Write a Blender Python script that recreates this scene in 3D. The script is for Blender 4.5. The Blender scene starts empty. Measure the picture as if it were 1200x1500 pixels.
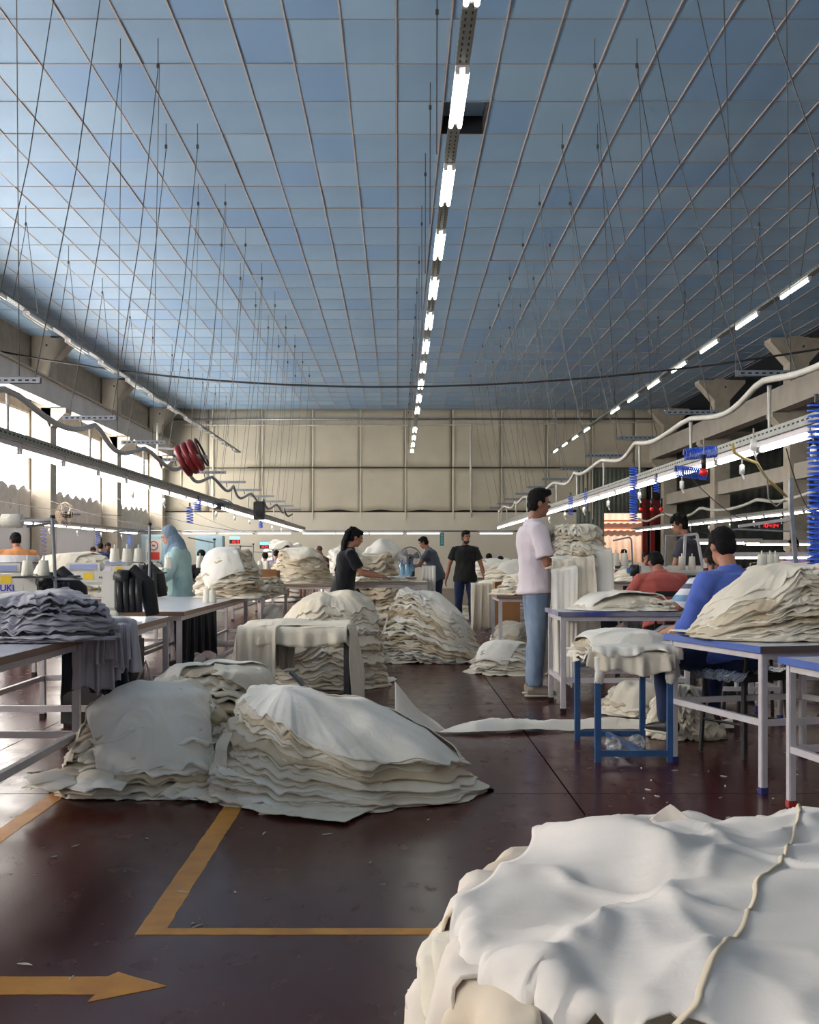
import bpy, bmesh, math, random
import numpy as np
from mathutils import Vector, Matrix, Euler

R = math.radians
rnd = random.Random(7)
nrg = np.random.RandomState(11)
sc = bpy.context.scene
col = sc.collection

# ------------------------------------------------------------------ camera
F = 1600.0; HC = 1.2; VX = 583.0; VY = 817.0      # focal length in pixels of the 1200x1500 frame, camera height, vanishing point
cam_d = bpy.data.cameras.new('camera'); cam = bpy.data.objects.new('camera', cam_d); col.objects.link(cam)
cam_d.sensor_fit = 'AUTO'; cam_d.sensor_width = 36; cam_d.lens = F*36/1500
cam_d.shift_x = (600-VX)/1500; cam_d.shift_y = (VY-750)/1500
cam_d.clip_start = .05; cam_d.clip_end = 300
cam.location = (0, 0, HC); cam.rotation_euler = (R(90), 0, 0)
sc.camera = cam
# ------------------------------------------------------------------ sky and exposure
w = bpy.data.worlds.new('sky'); sc.world = w; w.use_nodes = True
bg = w.node_tree.nodes['Background']; bg.inputs[0].default_value = (.80, .90, 1.0, 1); bg.inputs[1].default_value = 0.36
sc.view_settings.view_transform = 'Standard'; sc.view_settings.look = 'None'
sc.view_settings.exposure = 0.7; sc.view_settings.gamma = 1.0
sun_d = bpy.data.lights.new('sun', 'SUN'); sun = bpy.data.objects.new('sun', sun_d); col.objects.link(sun)
sun_d.energy = 3.5; sun_d.angle = .02; sun_d.color = (1, .93, .82); sun.rotation_euler = Vector((.75, .55, -.95)).to_track_quat('-Z', 'Y').to_euler()
TUBE_E = 9.0; WIN_E = 14.0

def G(px, py):                      # point of the floor seen at a pixel
    d = F*HC/(py-VY); return ((px-VX)*d/F, d)
def X_(px, d): return (px-VX)*d/F
def Z_(py, d): return HC-(py-VY)*d/F

# ------------------------------------------------------------------ materials
MATS = {}
def lin(c): return tuple(((x/12.92) if x <= .04045 else ((x+.055)/1.055)**2.4) for x in c)
def mat(name, rgb, rough=.6, metal=0, var=0, vscale=6, bump=0, bscale=60, emit=None, spec=None, sheen=0, col2=None, trans=0, alpha=None):
    if name in MATS: return MATS[name]
    m = bpy.data.materials.new(name); m.use_nodes = True; nt = m.node_tree; N = nt.nodes; L = nt.links
    b = N['Principled BSDF']
    c = lin([v/255 for v in rgb])
    b.inputs['Base Color'].default_value = (*c, 1); b.inputs['Roughness'].default_value = rough; b.inputs['Metallic'].default_value = metal
    if spec is not None: b.inputs['Specular IOR Level'].default_value = spec
    if sheen: b.inputs['Sheen Weight'].default_value = sheen
    if trans: b.inputs['Transmission Weight'].default_value = trans
    if alpha is not None: b.inputs['Alpha'].default_value = alpha
    tc = N.new('ShaderNodeTexCoord')
    if var:
        nz = N.new('ShaderNodeTexNoise'); nz.inputs['Scale'].default_value = vscale; nz.inputs['Detail'].default_value = 4
        L.new(tc.outputs['Object'], nz.inputs['Vector'])
        mx = N.new('ShaderNodeMix'); mx.data_type = 'RGBA'
        c2 = lin([v/255 for v in col2]) if col2 else [v*(1-var) for v in c]
        c1 = c if col2 else [min(1, v*(1+var*.5)) for v in c]
        mx.inputs[6].default_value = (*c1, 1); mx.inputs[7].default_value = (*c2, 1)
        mr = N.new('ShaderNodeMapRange'); mr.inputs[1].default_value = .35; mr.inputs[2].default_value = .65
        L.new(nz.outputs['Fac'], mr.inputs[0]); L.new(mr.outputs[0], mx.inputs[0]); L.new(mx.outputs[2], b.inputs['Base Color'])
    if bump:
        n2 = N.new('ShaderNodeTexNoise'); n2.inputs['Scale'].default_value = bscale; n2.inputs['Detail'].default_value = 3
        L.new(tc.outputs['Object'], n2.inputs['Vector'])
        bp = N.new('ShaderNodeBump'); bp.inputs['Strength'].default_value = bump; bp.inputs['Distance'].default_value = .01
        L.new(n2.outputs['Fac'], bp.inputs['Height']); L.new(bp.outputs[0], b.inputs['Normal'])
    if emit:
        b.inputs['Emission Color'].default_value = (*lin([v/255 for v in rgb]), 1); b.inputs['Emission Strength'].default_value = emit
    MATS[name] = m; return m

def fabric(name, rgb, col2, bump=.25):
    """cotton cloth: weave, soft mottling and the small creases of handled calico"""
    m = mat(name, rgb, .88, var=.1, vscale=2.5, col2=col2, sheen=.15, spec=.25)
    nt = m.node_tree; N = nt.nodes; L = nt.links; b = N['Principled BSDF']
    tc = [n for n in N if n.type == 'TEX_COORD'][0]
    n1 = N.new('ShaderNodeTexNoise'); n1.inputs['Scale'].default_value = 14; n1.inputs['Detail'].default_value = 5; n1.inputs['Distortion'].default_value = .8
    n2 = N.new('ShaderNodeTexNoise'); n2.inputs['Scale'].default_value = 420; n2.inputs['Detail'].default_value = 1
    L.new(tc.outputs['Object'], n1.inputs['Vector']); L.new(tc.outputs['Object'], n2.inputs['Vector'])
    b1 = N.new('ShaderNodeBump'); b1.inputs['Strength'].default_value = bump; b1.inputs['Distance'].default_value = .02
    b2 = N.new('ShaderNodeBump'); b2.inputs['Strength'].default_value = .08; b2.inputs['Distance'].default_value = .002
    L.new(n1.outputs['Fac'], b1.inputs['Height']); L.new(n2.outputs['Fac'], b2.inputs['Height'])
    L.new(b1.outputs[0], b2.inputs['Normal']); L.new(b2.outputs[0], b.inputs['Normal'])
    return m
calico = fabric('calico', (226, 217, 200), (212, 200, 179))
calico_w = fabric('calico_white', (236, 231, 222), (224, 217, 203))
calico_t = fabric('calico_tan', (205, 190, 165), (186, 168, 140))
calico_n = fabric('calico_near', (226, 214, 202), (214, 201, 186), .12); calico_n2 = fabric('calico_near_cool', (227, 219, 211), (216, 207, 197), .12); calico_n3 = fabric('calico_near_warm', (222, 206, 184), (208, 190, 166), .12)
grey_cloth = fabric('grey_cloth', (190, 184, 192), (158, 154, 162))
dark_cloth = fabric('dark_cloth', (52, 52, 60), (36, 36, 42))
CAL = [calico, calico_w, calico, calico_t]

steel_w = mat('white_paint', (190, 184, 187), .4, var=.08, vscale=12)
steel_g = mat('galvanised', (140, 143, 150), .4, .6, var=.15, vscale=10)
steel_d = mat('dark_steel', (70, 68, 70), .5, .5, var=.2, vscale=14)
blue_paint = mat('blue_paint', (45, 82, 128), .4, var=.15, vscale=15)
blue_edge = mat('blue_edging', (72, 98, 170), .35)
blue_foot = mat('blue_rubber', (35, 45, 110), .5)
red_tape = mat('red_tape', (160, 45, 35), .4)
laminate = mat('laminate', (205, 206, 216), .25, var=.06, vscale=5)
laminate_b = mat('brown_edge', (128, 100, 82), .5)
black = mat('black_plastic', (22, 22, 25), .45)
black_m = mat('black_rubber', (28, 28, 30), .7)
pipe_w = mat('white_conduit', (200, 196, 186), .5, var=.1)
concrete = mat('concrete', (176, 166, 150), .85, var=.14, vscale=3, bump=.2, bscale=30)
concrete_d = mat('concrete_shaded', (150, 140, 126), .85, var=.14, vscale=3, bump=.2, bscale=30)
wallpaint = mat('cream_wall', (192, 183, 162), .75, var=.07, vscale=1.2)
wallpaint2 = mat('lower_wall', (204, 196, 178), .7, var=.06, vscale=1.0)
dark_gap = mat('dark_gap', (40, 36, 32), .9)
tube_m = mat('tube_glow', (255, 250, 240), .4, emit=TUBE_E)
tube_far = mat('tube_glow_warm', (255, 244, 214), .4, emit=TUBE_E*.55)
tube_hi = mat('tube_glow_high', (248, 255, 240), .4, emit=TUBE_E*.9)
tube_off = mat('tube_dull', (225, 225, 220), .3, spec=.6)
cone_m = mat('thread', (232, 226, 210), .8, bump=.5, bscale=200)
blue_coil = mat('blue_hose', (40, 92, 214), .35)
skin_a = mat('skin_warm', (172, 118, 92), .55, var=.05)
skin_b = mat('skin_tan', (150, 100, 78), .55, var=.05)
skin_c = mat('skin_pale', (196, 146, 120), .55, var=.05)
hair_m = mat('black_hair', (20, 17, 17), .75, bump=1.0, bscale=120, spec=.2)
eye_w = mat('eye_white', (225, 220, 212), .3); eye_d = mat('eye_dark', (25, 18, 15), .2)
lip_m = mat('lip', (140, 78, 68), .5)

# ------------------------------------------------------------------ objects
def link(name, me, m, parent=None, smooth=False):
    o = bpy.data.objects.new(name, me); col.objects.link(o)
    if m is not None and not me.materials: me.materials.append(m)
    if smooth: me.polygons.foreach_set('use_smooth', [True]*len(me.polygons))
    if parent is not None: o.parent = parent
    return o
def tag(o, label=None, cat=None, group=None, kind=None):
    if label: o['label'] = label
    if cat: o['category'] = cat
    if group: o['group'] = group
    if kind: o['kind'] = kind
    return o
def empty(name, loc=(0, 0, 0), rz=0, label=None, cat=None, group=None):
    o = bpy.data.objects.new(name, None); col.objects.link(o); o.location = loc; o.rotation_euler = (0, 0, rz)
    o.empty_display_size = .1
    return tag(o, label, cat, group)
def kids(o): return [c for c in bpy.data.objects if c.parent == o]
def copy_tree(o, parent=None, loc=None, rz=None, label=None):
    c = o.copy(); col.objects.link(c); c.parent = parent
    if loc is not None: c.location = loc
    if rz is not None: c.rotation_euler = (0, 0, rz)
    if label: c['label'] = label
    for k in kids(o): copy_tree(k, c)
    return c

class MB:
    def __init__(s): s.v = []; s.f = []
    def add(s, vs, fs):
        n = len(s.v); s.v += [tuple(v) for v in vs]; s.f += [tuple(i+n for i in f) for f in fs]; return s
    def box(s, c, d, rz=0, M=None, bev=0):
        hx, hy, hz = d[0]/2, d[1]/2, d[2]/2
        if bev:
            b = min(bev, hx*.45, hy*.45, hz*.45); bm = bmesh.new(); bmesh.ops.create_cube(bm, size=1)
            for v in bm.verts: v.co = Vector((v.co.x*d[0], v.co.y*d[1], v.co.z*d[2]))
            bmesh.ops.bevel(bm, geom=bm.edges[:], offset=b, segments=2, affect='EDGES')
            bm.verts.index_update(); vs = [v.co.copy() for v in bm.verts]; fs = [[v.index for v in f.verts] for f in bm.faces]; bm.free()
        else:
            vs = [Vector((x*hx, y*hy, z*hz)) for z in (-1, 1) for y in (-1, 1) for x in (-1, 1)]
            fs = [(0, 2, 3, 1), (4, 5, 7, 6), (0, 1, 5, 4), (2, 6, 7, 3), (0, 4, 6, 2), (1, 3, 7, 5)]
        Mr = (M or Matrix.Rotation(rz, 3, 'Z'))
        return s.add([Mr @ v + Vector(c) for v in vs], fs)
    def beam(s, p0, p1, a, b=None):            # a square bar between two points
        p0 = Vector(p0); p1 = Vector(p1); b = b or a; d = p1-p0; L = d.length
        q = d.to_track_quat('Y', 'Z').to_matrix()
        return s.box((p0+p1)/2, (a, L, b), M=q)
    def ring(s, c, u, v, ru, rv, seg):
        return [Vector(c)+u*(ru*math.cos(2*math.pi*k/seg))+v*(rv*math.sin(2*math.pi*k/seg)) for k in range(seg)]
    def tube(s, pts, r, seg=8, cap=True, up=None):
        pts = [Vector(p) for p in pts]; n = len(pts)
        rr = r if isinstance(r, (list, tuple)) else [r]*n
        vs = []; fs = []; up = Vector(up) if up is not None else None
        for i, p in enumerate(pts):
            t = (pts[min(i+1, n-1)]-pts[max(i-1, 0)]).normalized()
            if up is None:
                up = Vector((0, 0, 1)) if abs(t.z) < .9 else Vector((0, 1, 0))
            u = t.cross(up); u = u.normalized() if u.length > 1e-5 else t.orthogonal().normalized()
            v = u.cross(t).normalized(); up = v
            q = rr[i]; ru, rv = (q if isinstance(q, (tuple, list)) else (q, q))
            vs += s.ring(p, u, v, ru, rv, seg)
        for i in range(n-1):
            for k in range(seg):
                a = i*seg+k; b = i*seg+(k+1) % seg
                fs.append((a, b, b+seg, a+seg))
        if cap: fs += [tuple(range(seg-1, -1, -1)), tuple((n-1)*seg+k for k in range(seg))]
        return s.add(vs, fs)
    def lathe(s, c, prof, seg=16):             # prof: (r, z) from the bottom up
        c = Vector(c); vs = []; fs = []; n = len(prof)
        for r, z in prof: vs += [c+Vector((r*math.cos(2*math.pi*k/seg), r*math.sin(2*math.pi*k/seg), z)) for k in range(seg)]
        for i in range(n-1):
            for k in range(seg):
                a = i*seg+k; b = i*seg+(k+1) % seg; fs.append((a, b, b+seg, a+seg))
        fs += [tuple(range(seg-1, -1, -1)), tuple((n-1)*seg+k for k in range(seg))]
        return s.add(vs, fs)
    def ell(s, c, r, M=None, seg=14, rings=9):
        c = Vector(c); vs = []; fs = []
        for i in range(rings):
            a = -math.pi/2+math.pi*(i+.5)/rings
            for k in range(seg):
                b = 2*math.pi*k/seg; v = Vector((r[0]*math.cos(a)*math.cos(b), r[1]*math.cos(a)*math.sin(b), r[2]*math.sin(a)))
                vs.append(c+(M @ v if M else v))
        for i in range(rings-1):
            for k in range(seg):
                a = i*seg+k; b = i*seg+(k+1) % seg; fs.append((a, b, b+seg, a+seg))
        fs += [tuple(range(seg-1, -1, -1)), tuple((rings-1)*seg+k for k in range(seg))]
        return s.add(vs, fs)
    def prism(s, poly, z0, z1, M=None, off=(0, 0, 0)):
        n = len(poly); vs = [Vector((x, y, z0)) for x, y in poly]+[Vector((x, y, z1)) for x, y in poly]
        if M: vs = [M @ v for v in vs]
        vs = [v+Vector(off) for v in vs]
        return s.add(vs, [tuple(range(n-1, -1, -1)), tuple(range(n, 2*n))]+[(k, (k+1) % n, n+(k+1) % n, n+k) for k in range(n)])
    def mesh(s, name='m'):
        me = bpy.data.meshes.new(name); me.from_pydata(s.v, [], s.f); me.update(); return me
    def build(s, name, m, parent=None, smooth=False): return link(name, s.mesh(name), m, parent, smooth)

def fluid(mb, vox, name, m, parent, sm=3, jitter=None):
    """melt overlapping shapes into one continuous skin"""
    me = mb.mesh(name); o = bpy.data.objects.new(name, me); col.objects.link(o)
    md = o.modifiers.new('r', 'REMESH'); md.mode = 'VOXEL'; md.voxel_size = vox
    ms = o.modifiers.new('s', 'SMOOTH'); ms.iterations = sm; ms.factor = .5
    dg = bpy.context.evaluated_depsgraph_get(); ev = o.evaluated_get(dg)
    m2 = bpy.data.meshes.new_from_object(ev); m2.name = name
    bpy.data.objects.remove(o); bpy.data.meshes.remove(me)
    if jitter is not None:
        n = len(m2.vertices); P = np.empty(n*3); m2.vertices.foreach_get('co', P); P = P.reshape(-1, 3)
        m2.update(); Nn = np.empty(n*3); m2.vertices.foreach_get('normal', Nn); Nn = Nn.reshape(-1, 3)
        P += Nn*jitter(P)[:, None]; m2.vertices.foreach_set('co', P.ravel()); m2.update()
    m2.materials.clear()
    return link(name, m2, m, parent, True)

# ------------------------------------------------------------------ noise
_T = nrg.rand(64, 64, 64)
def noise3(x, y, z):
    x, y, z = np.broadcast_arrays(np.asarray(x, float), np.asarray(y, float), np.asarray(z, float))
    xi = np.floor(x).astype(int); yi = np.floor(y).astype(int); zi = np.floor(z).astype(int)
    fx = x-xi; fy = y-yi; fz = z-zi
    fx = fx*fx*(3-2*fx); fy = fy*fy*(3-2*fy); fz = fz*fz*(3-2*fz)
    g = lambda a, b, c: _T[(xi+a) & 63, (yi+b) & 63, (zi+c) & 63]
    r = 0
    for a in (0, 1):
        for b in (0, 1):
            for c in (0, 1):
                r = r+g(a, b, c)*(fx if a else 1-fx)*(fy if b else 1-fy)*(fz if c else 1-fz)
    return r*2-1
def fbm(x, y, z, o=3):
    r = 0; a = 1; t = 0
    for k in range(o): r = r+a*noise3(x*2**k+k*7.1, y*2**k+k*3.3, z*2**k); t += a; a *= .5
    return r/t
def ridge(x, y, z, o=2):
    r = 0; a = 1; t = 0
    for k in range(o): r = r+a*(1-2*np.abs(noise3(x*1.9**k+k*5, y*1.9**k, z+k*9))); t += a; a *= .5
    return r/t

def grid_mesh(name, P, closed_u=False):
    n, m = P.shape[:2]; idx = np.arange(n*m).reshape(n, m)
    if closed_u: idx = np.concatenate([idx, idx[:, :1]], 1)
    a = idx[:-1, :-1].ravel(); b = idx[:-1, 1:].ravel(); c = idx[1:, 1:].ravel(); d = idx[1:, :-1].ravel()
    Fq = np.stack([a, b, c, d], 1)
    me = bpy.data.meshes.new(name); me.vertices.add(n*m); me.vertices.foreach_set('co', P.reshape(-1))
    k = len(Fq); me.loops.add(k*4); me.loops.foreach_set('vertex_index', Fq.ravel().astype(np.int32))
    me.polygons.add(k); me.polygons.foreach_set('loop_start', np.arange(0, k*4, 4, dtype=np.int32)); me.polygons.foreach_set('loop_total', np.full(k, 4, np.int32))
    me.update(calc_edges=True); me.validate(); return me
def up2(P, closed=False):
    """Catmull-Rom doubling along both directions"""
    def one(Q):
        A = np.concatenate([2*Q[:1]-Q[1:2], Q, 2*Q[-1:]-Q[-2:-1]], 0)
        mid = (-A[:-3]+9*A[1:-2]+9*A[2:-1]-A[3:])/16
        o = np.empty((2*len(Q)-1,)+Q.shape[1:]); o[::2] = Q; o[1::2] = mid; return o
    return np.swapaxes(one(np.swapaxes(one(P), 0, 1)), 0, 1)

# ------------------------------------------------------------------ cloth
class HF:                                      # height field the sheets fall on
    def __init__(s, x0, y0, x1, y1, cell, z=0.0):
        s.x0, s.y0, s.c = x0, y0, cell; s.nx = int((x1-x0)/cell)+1; s.ny = int((y1-y0)/cell)+1
        s.Z = np.full((s.ny, s.nx), float(z))
        s.X, s.Y = np.meshgrid(x0+np.arange(s.nx)*cell, y0+np.arange(s.ny)*cell)
    def grad(s): s.gy, s.gx = np.gradient(s.Z, s.c)
    def at(s, P):
        u = np.clip((P[..., 0]-s.x0)/s.c, 0, s.nx-1.001); v = np.clip((P[..., 1]-s.y0)/s.c, 0, s.ny-1.001)
        i = u.astype(int); j = v.astype(int); a = u-i; b = v-j
        def L(A): return (A[j, i]*(1-a)+A[j, i+1]*a)*(1-b)+(A[j+1, i]*(1-a)+A[j+1, i+1]*a)*b
        return L(s.Z), L(s.gx), L(s.gy)
    def raise_to(s, P, t=.006):
        Q = up2(up2(P)).reshape(-1, 3)
        i = np.clip(((Q[:, 0]-s.x0)/s.c+.5).astype(int), 0, s.nx-1); j = np.clip(((Q[:, 1]-s.y0)/s.c+.5).astype(int), 0, s.ny-1)
        np.maximum.at(s.Z, (j, i), Q[:, 2]+t)
    def blur(s, k=1):
        for _ in range(k):
            Z = np.pad(s.Z, 1, 'edge'); s.Z = np.maximum(s.Z, (Z[:-2, 1:-1]+Z[2:, 1:-1]+Z[1:-1, :-2]+Z[1:-1, 2:]+4*Z[1:-1, 1:-1])/8)
def drape(hf, cx, cy, z0, W, H, cell, rot=0, compress=.88, steps=110, iters=7, seed=0, bend=.25, off=.006, lump=.03):
    """let a sheet W x H fall on a height field; a small position-based cloth solver"""
    hf.grad(); nx = int(W/cell)+1; ny = int(H/cell)+1
    u, v = np.meshgrid((np.arange(nx)-(nx-1)/2)*cell, (np.arange(ny)-(ny-1)/2)*cell)
    P = np.zeros((ny, nx, 3)); c, s_ = math.cos(rot), math.sin(rot)
    wu = u*compress+.03*fbm(u*3, v*3, seed*1.7+.3); wv = v*compress+.03*fbm(u*3, v*3, seed*1.7+4.3)
    P[..., 0] = cx+wu*c-wv*s_; P[..., 1] = cy+wu*s_+wv*c
    P[..., 2] = z0+lump*fbm(u*5, v*5, seed*2.1, 3)
    V = np.zeros_like(P); dt = 1/40
    cons = []
    def addc(a, b, L, k):
        cons.append((a, b, L, k))
    S = slice
    for par in (0, 1):
        n = (nx-1-par+1)//2
        addc((S(None), S(par, par+2*n-1, 2)), (S(None), S(par+1, par+2*n, 2)), cell, 1)
        n = (ny-1-par+1)//2
        addc((S(par, par+2*n-1, 2), S(None)), (S(par+1, par+2*n, 2), S(None)), cell, 1)
    d = cell*math.sqrt(2)
    for par in (0, 1):
        n = (ny-1-par+1)//2
        addc((S(par, par+2*n-1, 2), S(0, nx-1)), (S(par+1, par+2*n, 2), S(1, nx)), d, .35)
        addc((S(par, par+2*n-1, 2), S(1, nx)), (S(par+1, par+2*n, 2), S(0, nx-1)), d, .35)
    for k3 in (0, 1, 2):
        e = np.arange(k3, nx-2, 3); 
        if len(e): addc((S(None), e), (S(None), e+2), 2*cell, bend)
        e = np.arange(k3, ny-2, 3)
        if len(e): addc((e, S(None)), (e+2, S(None)), 2*cell, bend)
    for it in range(steps):
        V[..., 2] -= 9.8*dt; V *= .97
        Q = P+V*dt
        for _ in range(iters):
            for a, b, L, k in cons:
                D = Q[b]-Q[a]; ln = np.sqrt((D*D).sum(-1))+1e-9
                C = D*((ln-L)/ln*.5*k)[..., None]
                Q[a] += C; Q[b] -= C
        z, gx, gy = hf.at(Q); pen = z+off-Q[..., 2]; hit = pen > 0
        nn = 1/np.sqrt(1+gx*gx+gy*gy); p = np.where(hit, np.minimum(pen*nn, .03), 0)
        Q[..., 0] -= p*gx*nn; Q[..., 1] -= p*gy*nn; Q[..., 2] += p*nn
        V = (Q-P)/dt; V[hit] *= .35; sp = np.sqrt((V*V).sum(-1))[..., None]; V *= np.minimum(1, 2.5/(sp+1e-9)); P = Q
    z, _, _ = hf.at(P); P[..., 2] = np.maximum(P[..., 2], np.minimum(z+off, P[..., 2]+.03)); P[..., 2] = np.maximum(P[..., 2], off)
    return P
LASTP = [None]
def sheet(name, P, m, parent, thick=.004, up=1, crease=.008, big=0):
    for _ in range(up): P = up2(P)
    ny, nx = P.shape[:2]; u, v = np.meshgrid(np.arange(nx)/nx, np.arange(ny)/ny); sd = float(P[0, 0, 0])*3
    e1 = P[:, -1].mean(0)-P[:, 0].mean(0); e2 = P[-1].mean(0)-P[0].mean(0); Lx = np.linalg.norm(e1); Ly = np.linalg.norm(e2)
    a = u*Lx; b = v*Ly; wx = a+.12*noise3(a*5, b*5, sd); wy = b+.12*noise3(a*5+9, b*5, sd)
    d = crease*(ridge(wx*4+wy*2.5, wy*9-wx*2, sd, 2)+.5*ridge(wx*11, wy*5+wx*4, sd+4, 2))
    if big:
        q1 = np.clip(ridge(wx*1.7+wy*1.1+sd, wy*3.0-wx*.9, sd+2, 1), 0, 1)**2; q2 = np.clip(ridge(wx*3.4-wy*1.5, wy*1.6+wx*1.2+sd, sd+6, 1), 0, 1)**2.5; q3 = np.clip(ridge(wx*6+wy*5, wy*7-wx*3, sd+8, 1), 0, 1)**2
        d = d+big*(q1+.7*q2+.5*q3)
    gu = np.gradient(P, axis=1); gv = np.gradient(P, axis=0); N_ = np.cross(gu, gv); N_ /= np.linalg.norm(N_, axis=-1, keepdims=True)+1e-9
    if N_[..., 2].mean() < 0: N_ = -N_
    P = P+N_*(d+crease*.4)[..., None]; LASTP[0] = P
    o = link(name, grid_mesh(name, P), m, parent, True)
    s = o.modifiers.new('solidify', 'SOLIDIFY'); s.thickness = thick; s.offset = 0
    return o

def ang_interp(tab, th):
    A = np.array([[R(a), *r] for a, *r in sorted(tab)]); A = np.vstack([A[-1:], A, A[:1]]); A[0, 0] -= 2*math.pi; A[-1, 0] += 2*math.pi
    th = np.mod(th, 2*math.pi)
    th = np.where(th > A[-1, 0], th-2*math.pi, th)
    i = np.clip(np.searchsorted(A[:, 0], th)-1, 0, len(A)-2)
    t = (th-A[i, 0])/(A[i+1, 0]-A[i, 0]); t = t*t*(3-2*t)
    return [(A[i, k]*(1-t)+A[i+1, k]*t) for k in range(1, A.shape[1])]
def gq(q, p): return (np.clip((np.sqrt(q*q+.6)-.7746)/(math.sqrt(1.6)-.7746), 0, 1.3))**max(1, .72*p)
def terr_K(Et, shrink): return shrink*.45+.40*Et
TERR = 1.4
def lumps(x, y, seed): return .16*fbm(x*2.3+seed, y*2.3, seed*.7, 2)+.05*ridge(x*4.1+y*1.3, y*4-x, seed*.3, 2)
def stack(cx, cy, z0, Hc, tab, n, seed, parent, mats=CAL, p=1.5, shrink=.25, nth=150, wr=.02, rough=.05, lipk=1.0, name='cloth_sheet', terr=True, lump=1.0):
    """a heap of folded cloths: each layer follows the slope of the heap and ends in a rounded, wavy fold.
    tab: (angle, radius, share of the height left at the rim)"""
    th = np.linspace(0, 2*math.pi, nth, endpoint=False); Rt, Et = ang_interp(tab, th)
    if terr: Et = np.clip(Et*1.5, .03, .93); K_ = terr_K(Et, shrink)
    cth, sth = np.cos(th), np.sin(th)
    rr = np.random.RandomState(seed)
    for i in range(n):
        f = (i+1)/n; last = i == n-1; sd2 = rr.rand()*20
        k = (K_*f**TERR if terr else shrink*f**1.3)+rr.uniform(-.045, .05)*(1 if terr else .4)
        Ri = Rt*(1-k)*(1+rough*2.0*fbm(cth*1.6+seed, sth*1.6, i*.5, 2)+rough*.9*fbm(cth*4.5, sth*4.5+seed, sd2, 2)+rough*.35*fbm(cth*14, sth*14, sd2, 2))
        sv = np.concatenate([np.linspace(0.03 if last else max(.3, .62-.2*f), .88, 20 if last else 5), [.93, .97, 1.0]])
        S_, TH = np.meshgrid(sv, th, indexing='ij')
        r = S_*Ri[None, :]; ww = np.clip(S_*1.25, 0, 1); ww = ww*ww*(3-2*ww); q = np.clip(r/(Rt.mean()*(1-ww)+Rt[None, :]*ww), 0, 1.15); Em = Et.mean()*(1-ww)+Et[None, :]*ww
        x = r*np.cos(TH); y = r*np.sin(TH)
        T = Hc*(1-(1-Em)*gq(q, p))*(1+lump*lumps(x, y, seed))
        cx_, cy_ = np.cos(TH), np.sin(TH); u = .25*noise3(x*4+seed, y*4, seed+i*.1)
        radial = ridge(cx_*3.6+u+seed, cy_*3.6+u, r*.9+i*.13, 2); ruff = ridge(cx_*9+u*2, cy_*9-u*2+seed, r*1.2+i*.5, 2); cross = ridge(x*5.5+u*3+seed, y*3.4-u*2, i*.18, 2)
        fold = wr*((1.1*S_**4)*radial+.55*S_**3*ruff+.45*cross)+wr*.5*fbm(x*7, y*7, i*.3+seed, 2)
        z = f*T+fold*min(1, .25+f)
        t = lipk*(Hc/n*.8)*(1.0+1.1*fbm(cth*6, sth*6, sd2+3, 2))*(.3+.7*np.clip(Et*2, 0, 1)); t = np.clip(t, .004, .06)
        z = z-.8*t[None, :]*np.clip((S_-.85)/.15, 0, 1)**2
        P = np.stack([x, y, z], -1)
        rim = P[-1]; d = np.stack([cth, sth, 0*th], -1)
        ring = []
        for a in (60, 120): ring.append(rim+d*(t*.5*math.sin(R(a)))[:, None]*1.2-np.array([0, 0, 1])*(t*.5*(1-math.cos(R(a))))[:, None])
        for b in (.10,): ring.append(rim-d*(Ri*b)[:, None]-np.array([0, 0, 1])*(t*1.0)[:, None])
        P = np.concatenate([P, np.array(ring)], 0)
        P[..., 2] = np.maximum(P[..., 2], .003+.0012*i)
        P += np.array([cx, cy, z0])
        if parent is not None: P -= np.array(parent.location)
        link(name, grid_mesh(name, P, True), mats[rr.randint(len(mats))], parent, True)
def stack_hf(hf, cx, cy, z0, Hc, tab, p=1.5, seed=0, terr=True, shrink=.22, lump=1.0):
    dx = hf.X-cx; dy = hf.Y-cy; th = np.arctan2(dy, dx); Rt, Et = ang_interp(tab, th); q = np.hypot(dx, dy)/Rt
    if terr: Et = np.clip(Et*1.5, .03, .93); fq = np.clip((1-q)/terr_K(Et, shrink), .02, 1)**(1/TERR)
    else: fq = 1
    ww = np.clip(q*1.25, 0, 1); ww = ww*ww*(3-2*ww); q2 = np.hypot(dx, dy)/(Rt.mean()*(1-ww)+Rt*ww); Em = Et.mean()*(1-ww)+Et*ww
    z = z0+Hc*(1-(1-Em)*gq(q2, p))*(1+lump*lumps(dx, dy, seed))*fq
    hf.Z = np.where(q < .93, np.maximum(hf.Z, z+.014), hf.Z)
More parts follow.
